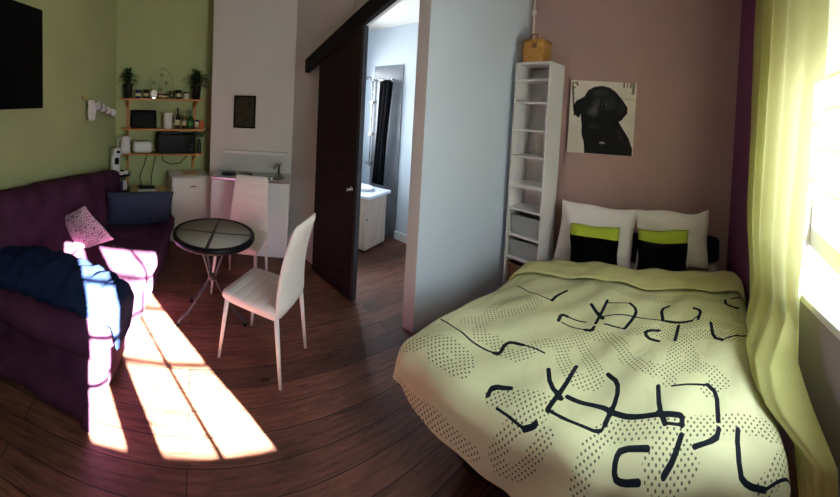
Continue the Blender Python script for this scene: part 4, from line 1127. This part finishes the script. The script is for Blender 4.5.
# control rows: height, far edge, middle, near edge (world x, y)
ctrl = [
    (2.86, (0.80, 2.40), (0.79, 1.90), (0.80, 1.37)),
    (2.20, (0.80, 2.36), (0.78, 1.88), (0.80, 1.36)),
    (1.55, (0.79, 2.33), (0.77, 1.85), (0.79, 1.38)),
    (1.05, (0.79, 2.30), (0.75, 1.80), (0.77, 1.42)),
    (0.85, (0.78, 2.20), (0.70, 1.62), (0.76, 1.40)),
    (0.68, (0.77, 2.05), (0.56, 1.50), (0.745, 1.36)),
    (0.60, (0.75, 1.75), (0.55, 1.36), (0.74, 1.22)),
    (0.50, (0.66, 1.22), (0.67, 1.10), (0.75, 1.03)),
    (0.30, (0.66, 1.14), (0.68, 1.06), (0.76, 1.02)),
    (0.06, (0.66, 1.14), (0.68, 1.06), (0.77, 1.02)),
]
def lerp(a, b_, t): return a + (b_ - a) * t
rows = []
NZ, NU = 90, 110
for i in range(NZ + 1):
    z = lerp(2.86, 0.06, i / NZ)
    k = max(j for j in range(len(ctrl) - 1) if ctrl[j][0] >= z - 1e-9); k = min(k, len(ctrl) - 2)
    t = (ctrl[k][0] - z) / (ctrl[k][0] - ctrl[k + 1][0]); t = t * t * (3 - 2 * t) if 0 else t
    P = [(lerp(ctrl[k][m_][0], ctrl[k + 1][m_][0], t), lerp(ctrl[k][m_][1], ctrl[k + 1][m_][1], t)) for m_ in (1, 2, 3)]
    row = []
    wid = math.hypot(P[0][0] - P[2][0], P[0][1] - P[2][1])
    amp = 0.035 * min(1, wid / 0.6) * (1 if z > 1.2 else max(0.35, 1 - (1.2 - z) * 1.3))
    for j in range(NU + 1):
        u = j / NU
        x = (1 - u) ** 2 * P[0][0] + 2 * u * (1 - u) * (2 * P[1][0] - (P[0][0] + P[2][0]) / 2) + u * u * P[2][0]
        y = (1 - u) ** 2 * P[0][1] + 2 * u * (1 - u) * (2 * P[1][1] - (P[0][1] + P[2][1]) / 2) + u * u * P[2][1]
        ph = 2 * PI * (5.5 * u ** 0.8 + 0.12 * math.sin(z * 2))
        x += amp * math.sin(ph) * (1.0 if u < 0.55 else 0.45) ; y += 0.4 * amp * math.cos(ph)
        row.append((min(x, 0.845) - 0.80, y - 1.9, z))
    rows.append(row)
MB().grid(rows).build('cloth', 'curtain_cloth', cu)
rd = thing('curtain_rod', 'dark curtain rod fixed above the window', 'curtain rod', (0.79, 1.4, 2.88))
MB().tube([(0, -1.1, 0), (0, 1.06, 0)], 0.012, 10).build('rod', 'black_metal', rd)
for y in (-1.0, 0.95): MB().tube([(0, y, 0), (0.07, y, 0)], 0.008, 8).build('bracket', 'black_metal', rd)
for k in range(7): MB().tube([(0.017 * math.cos(a), -0.02 + 0.16 * k, 0.017 * math.sin(a)) for a in [2 * PI * q_ / 12 for q_ in range(13)]], 0.003, 5, False).build('ring', 'black_metal', rd)
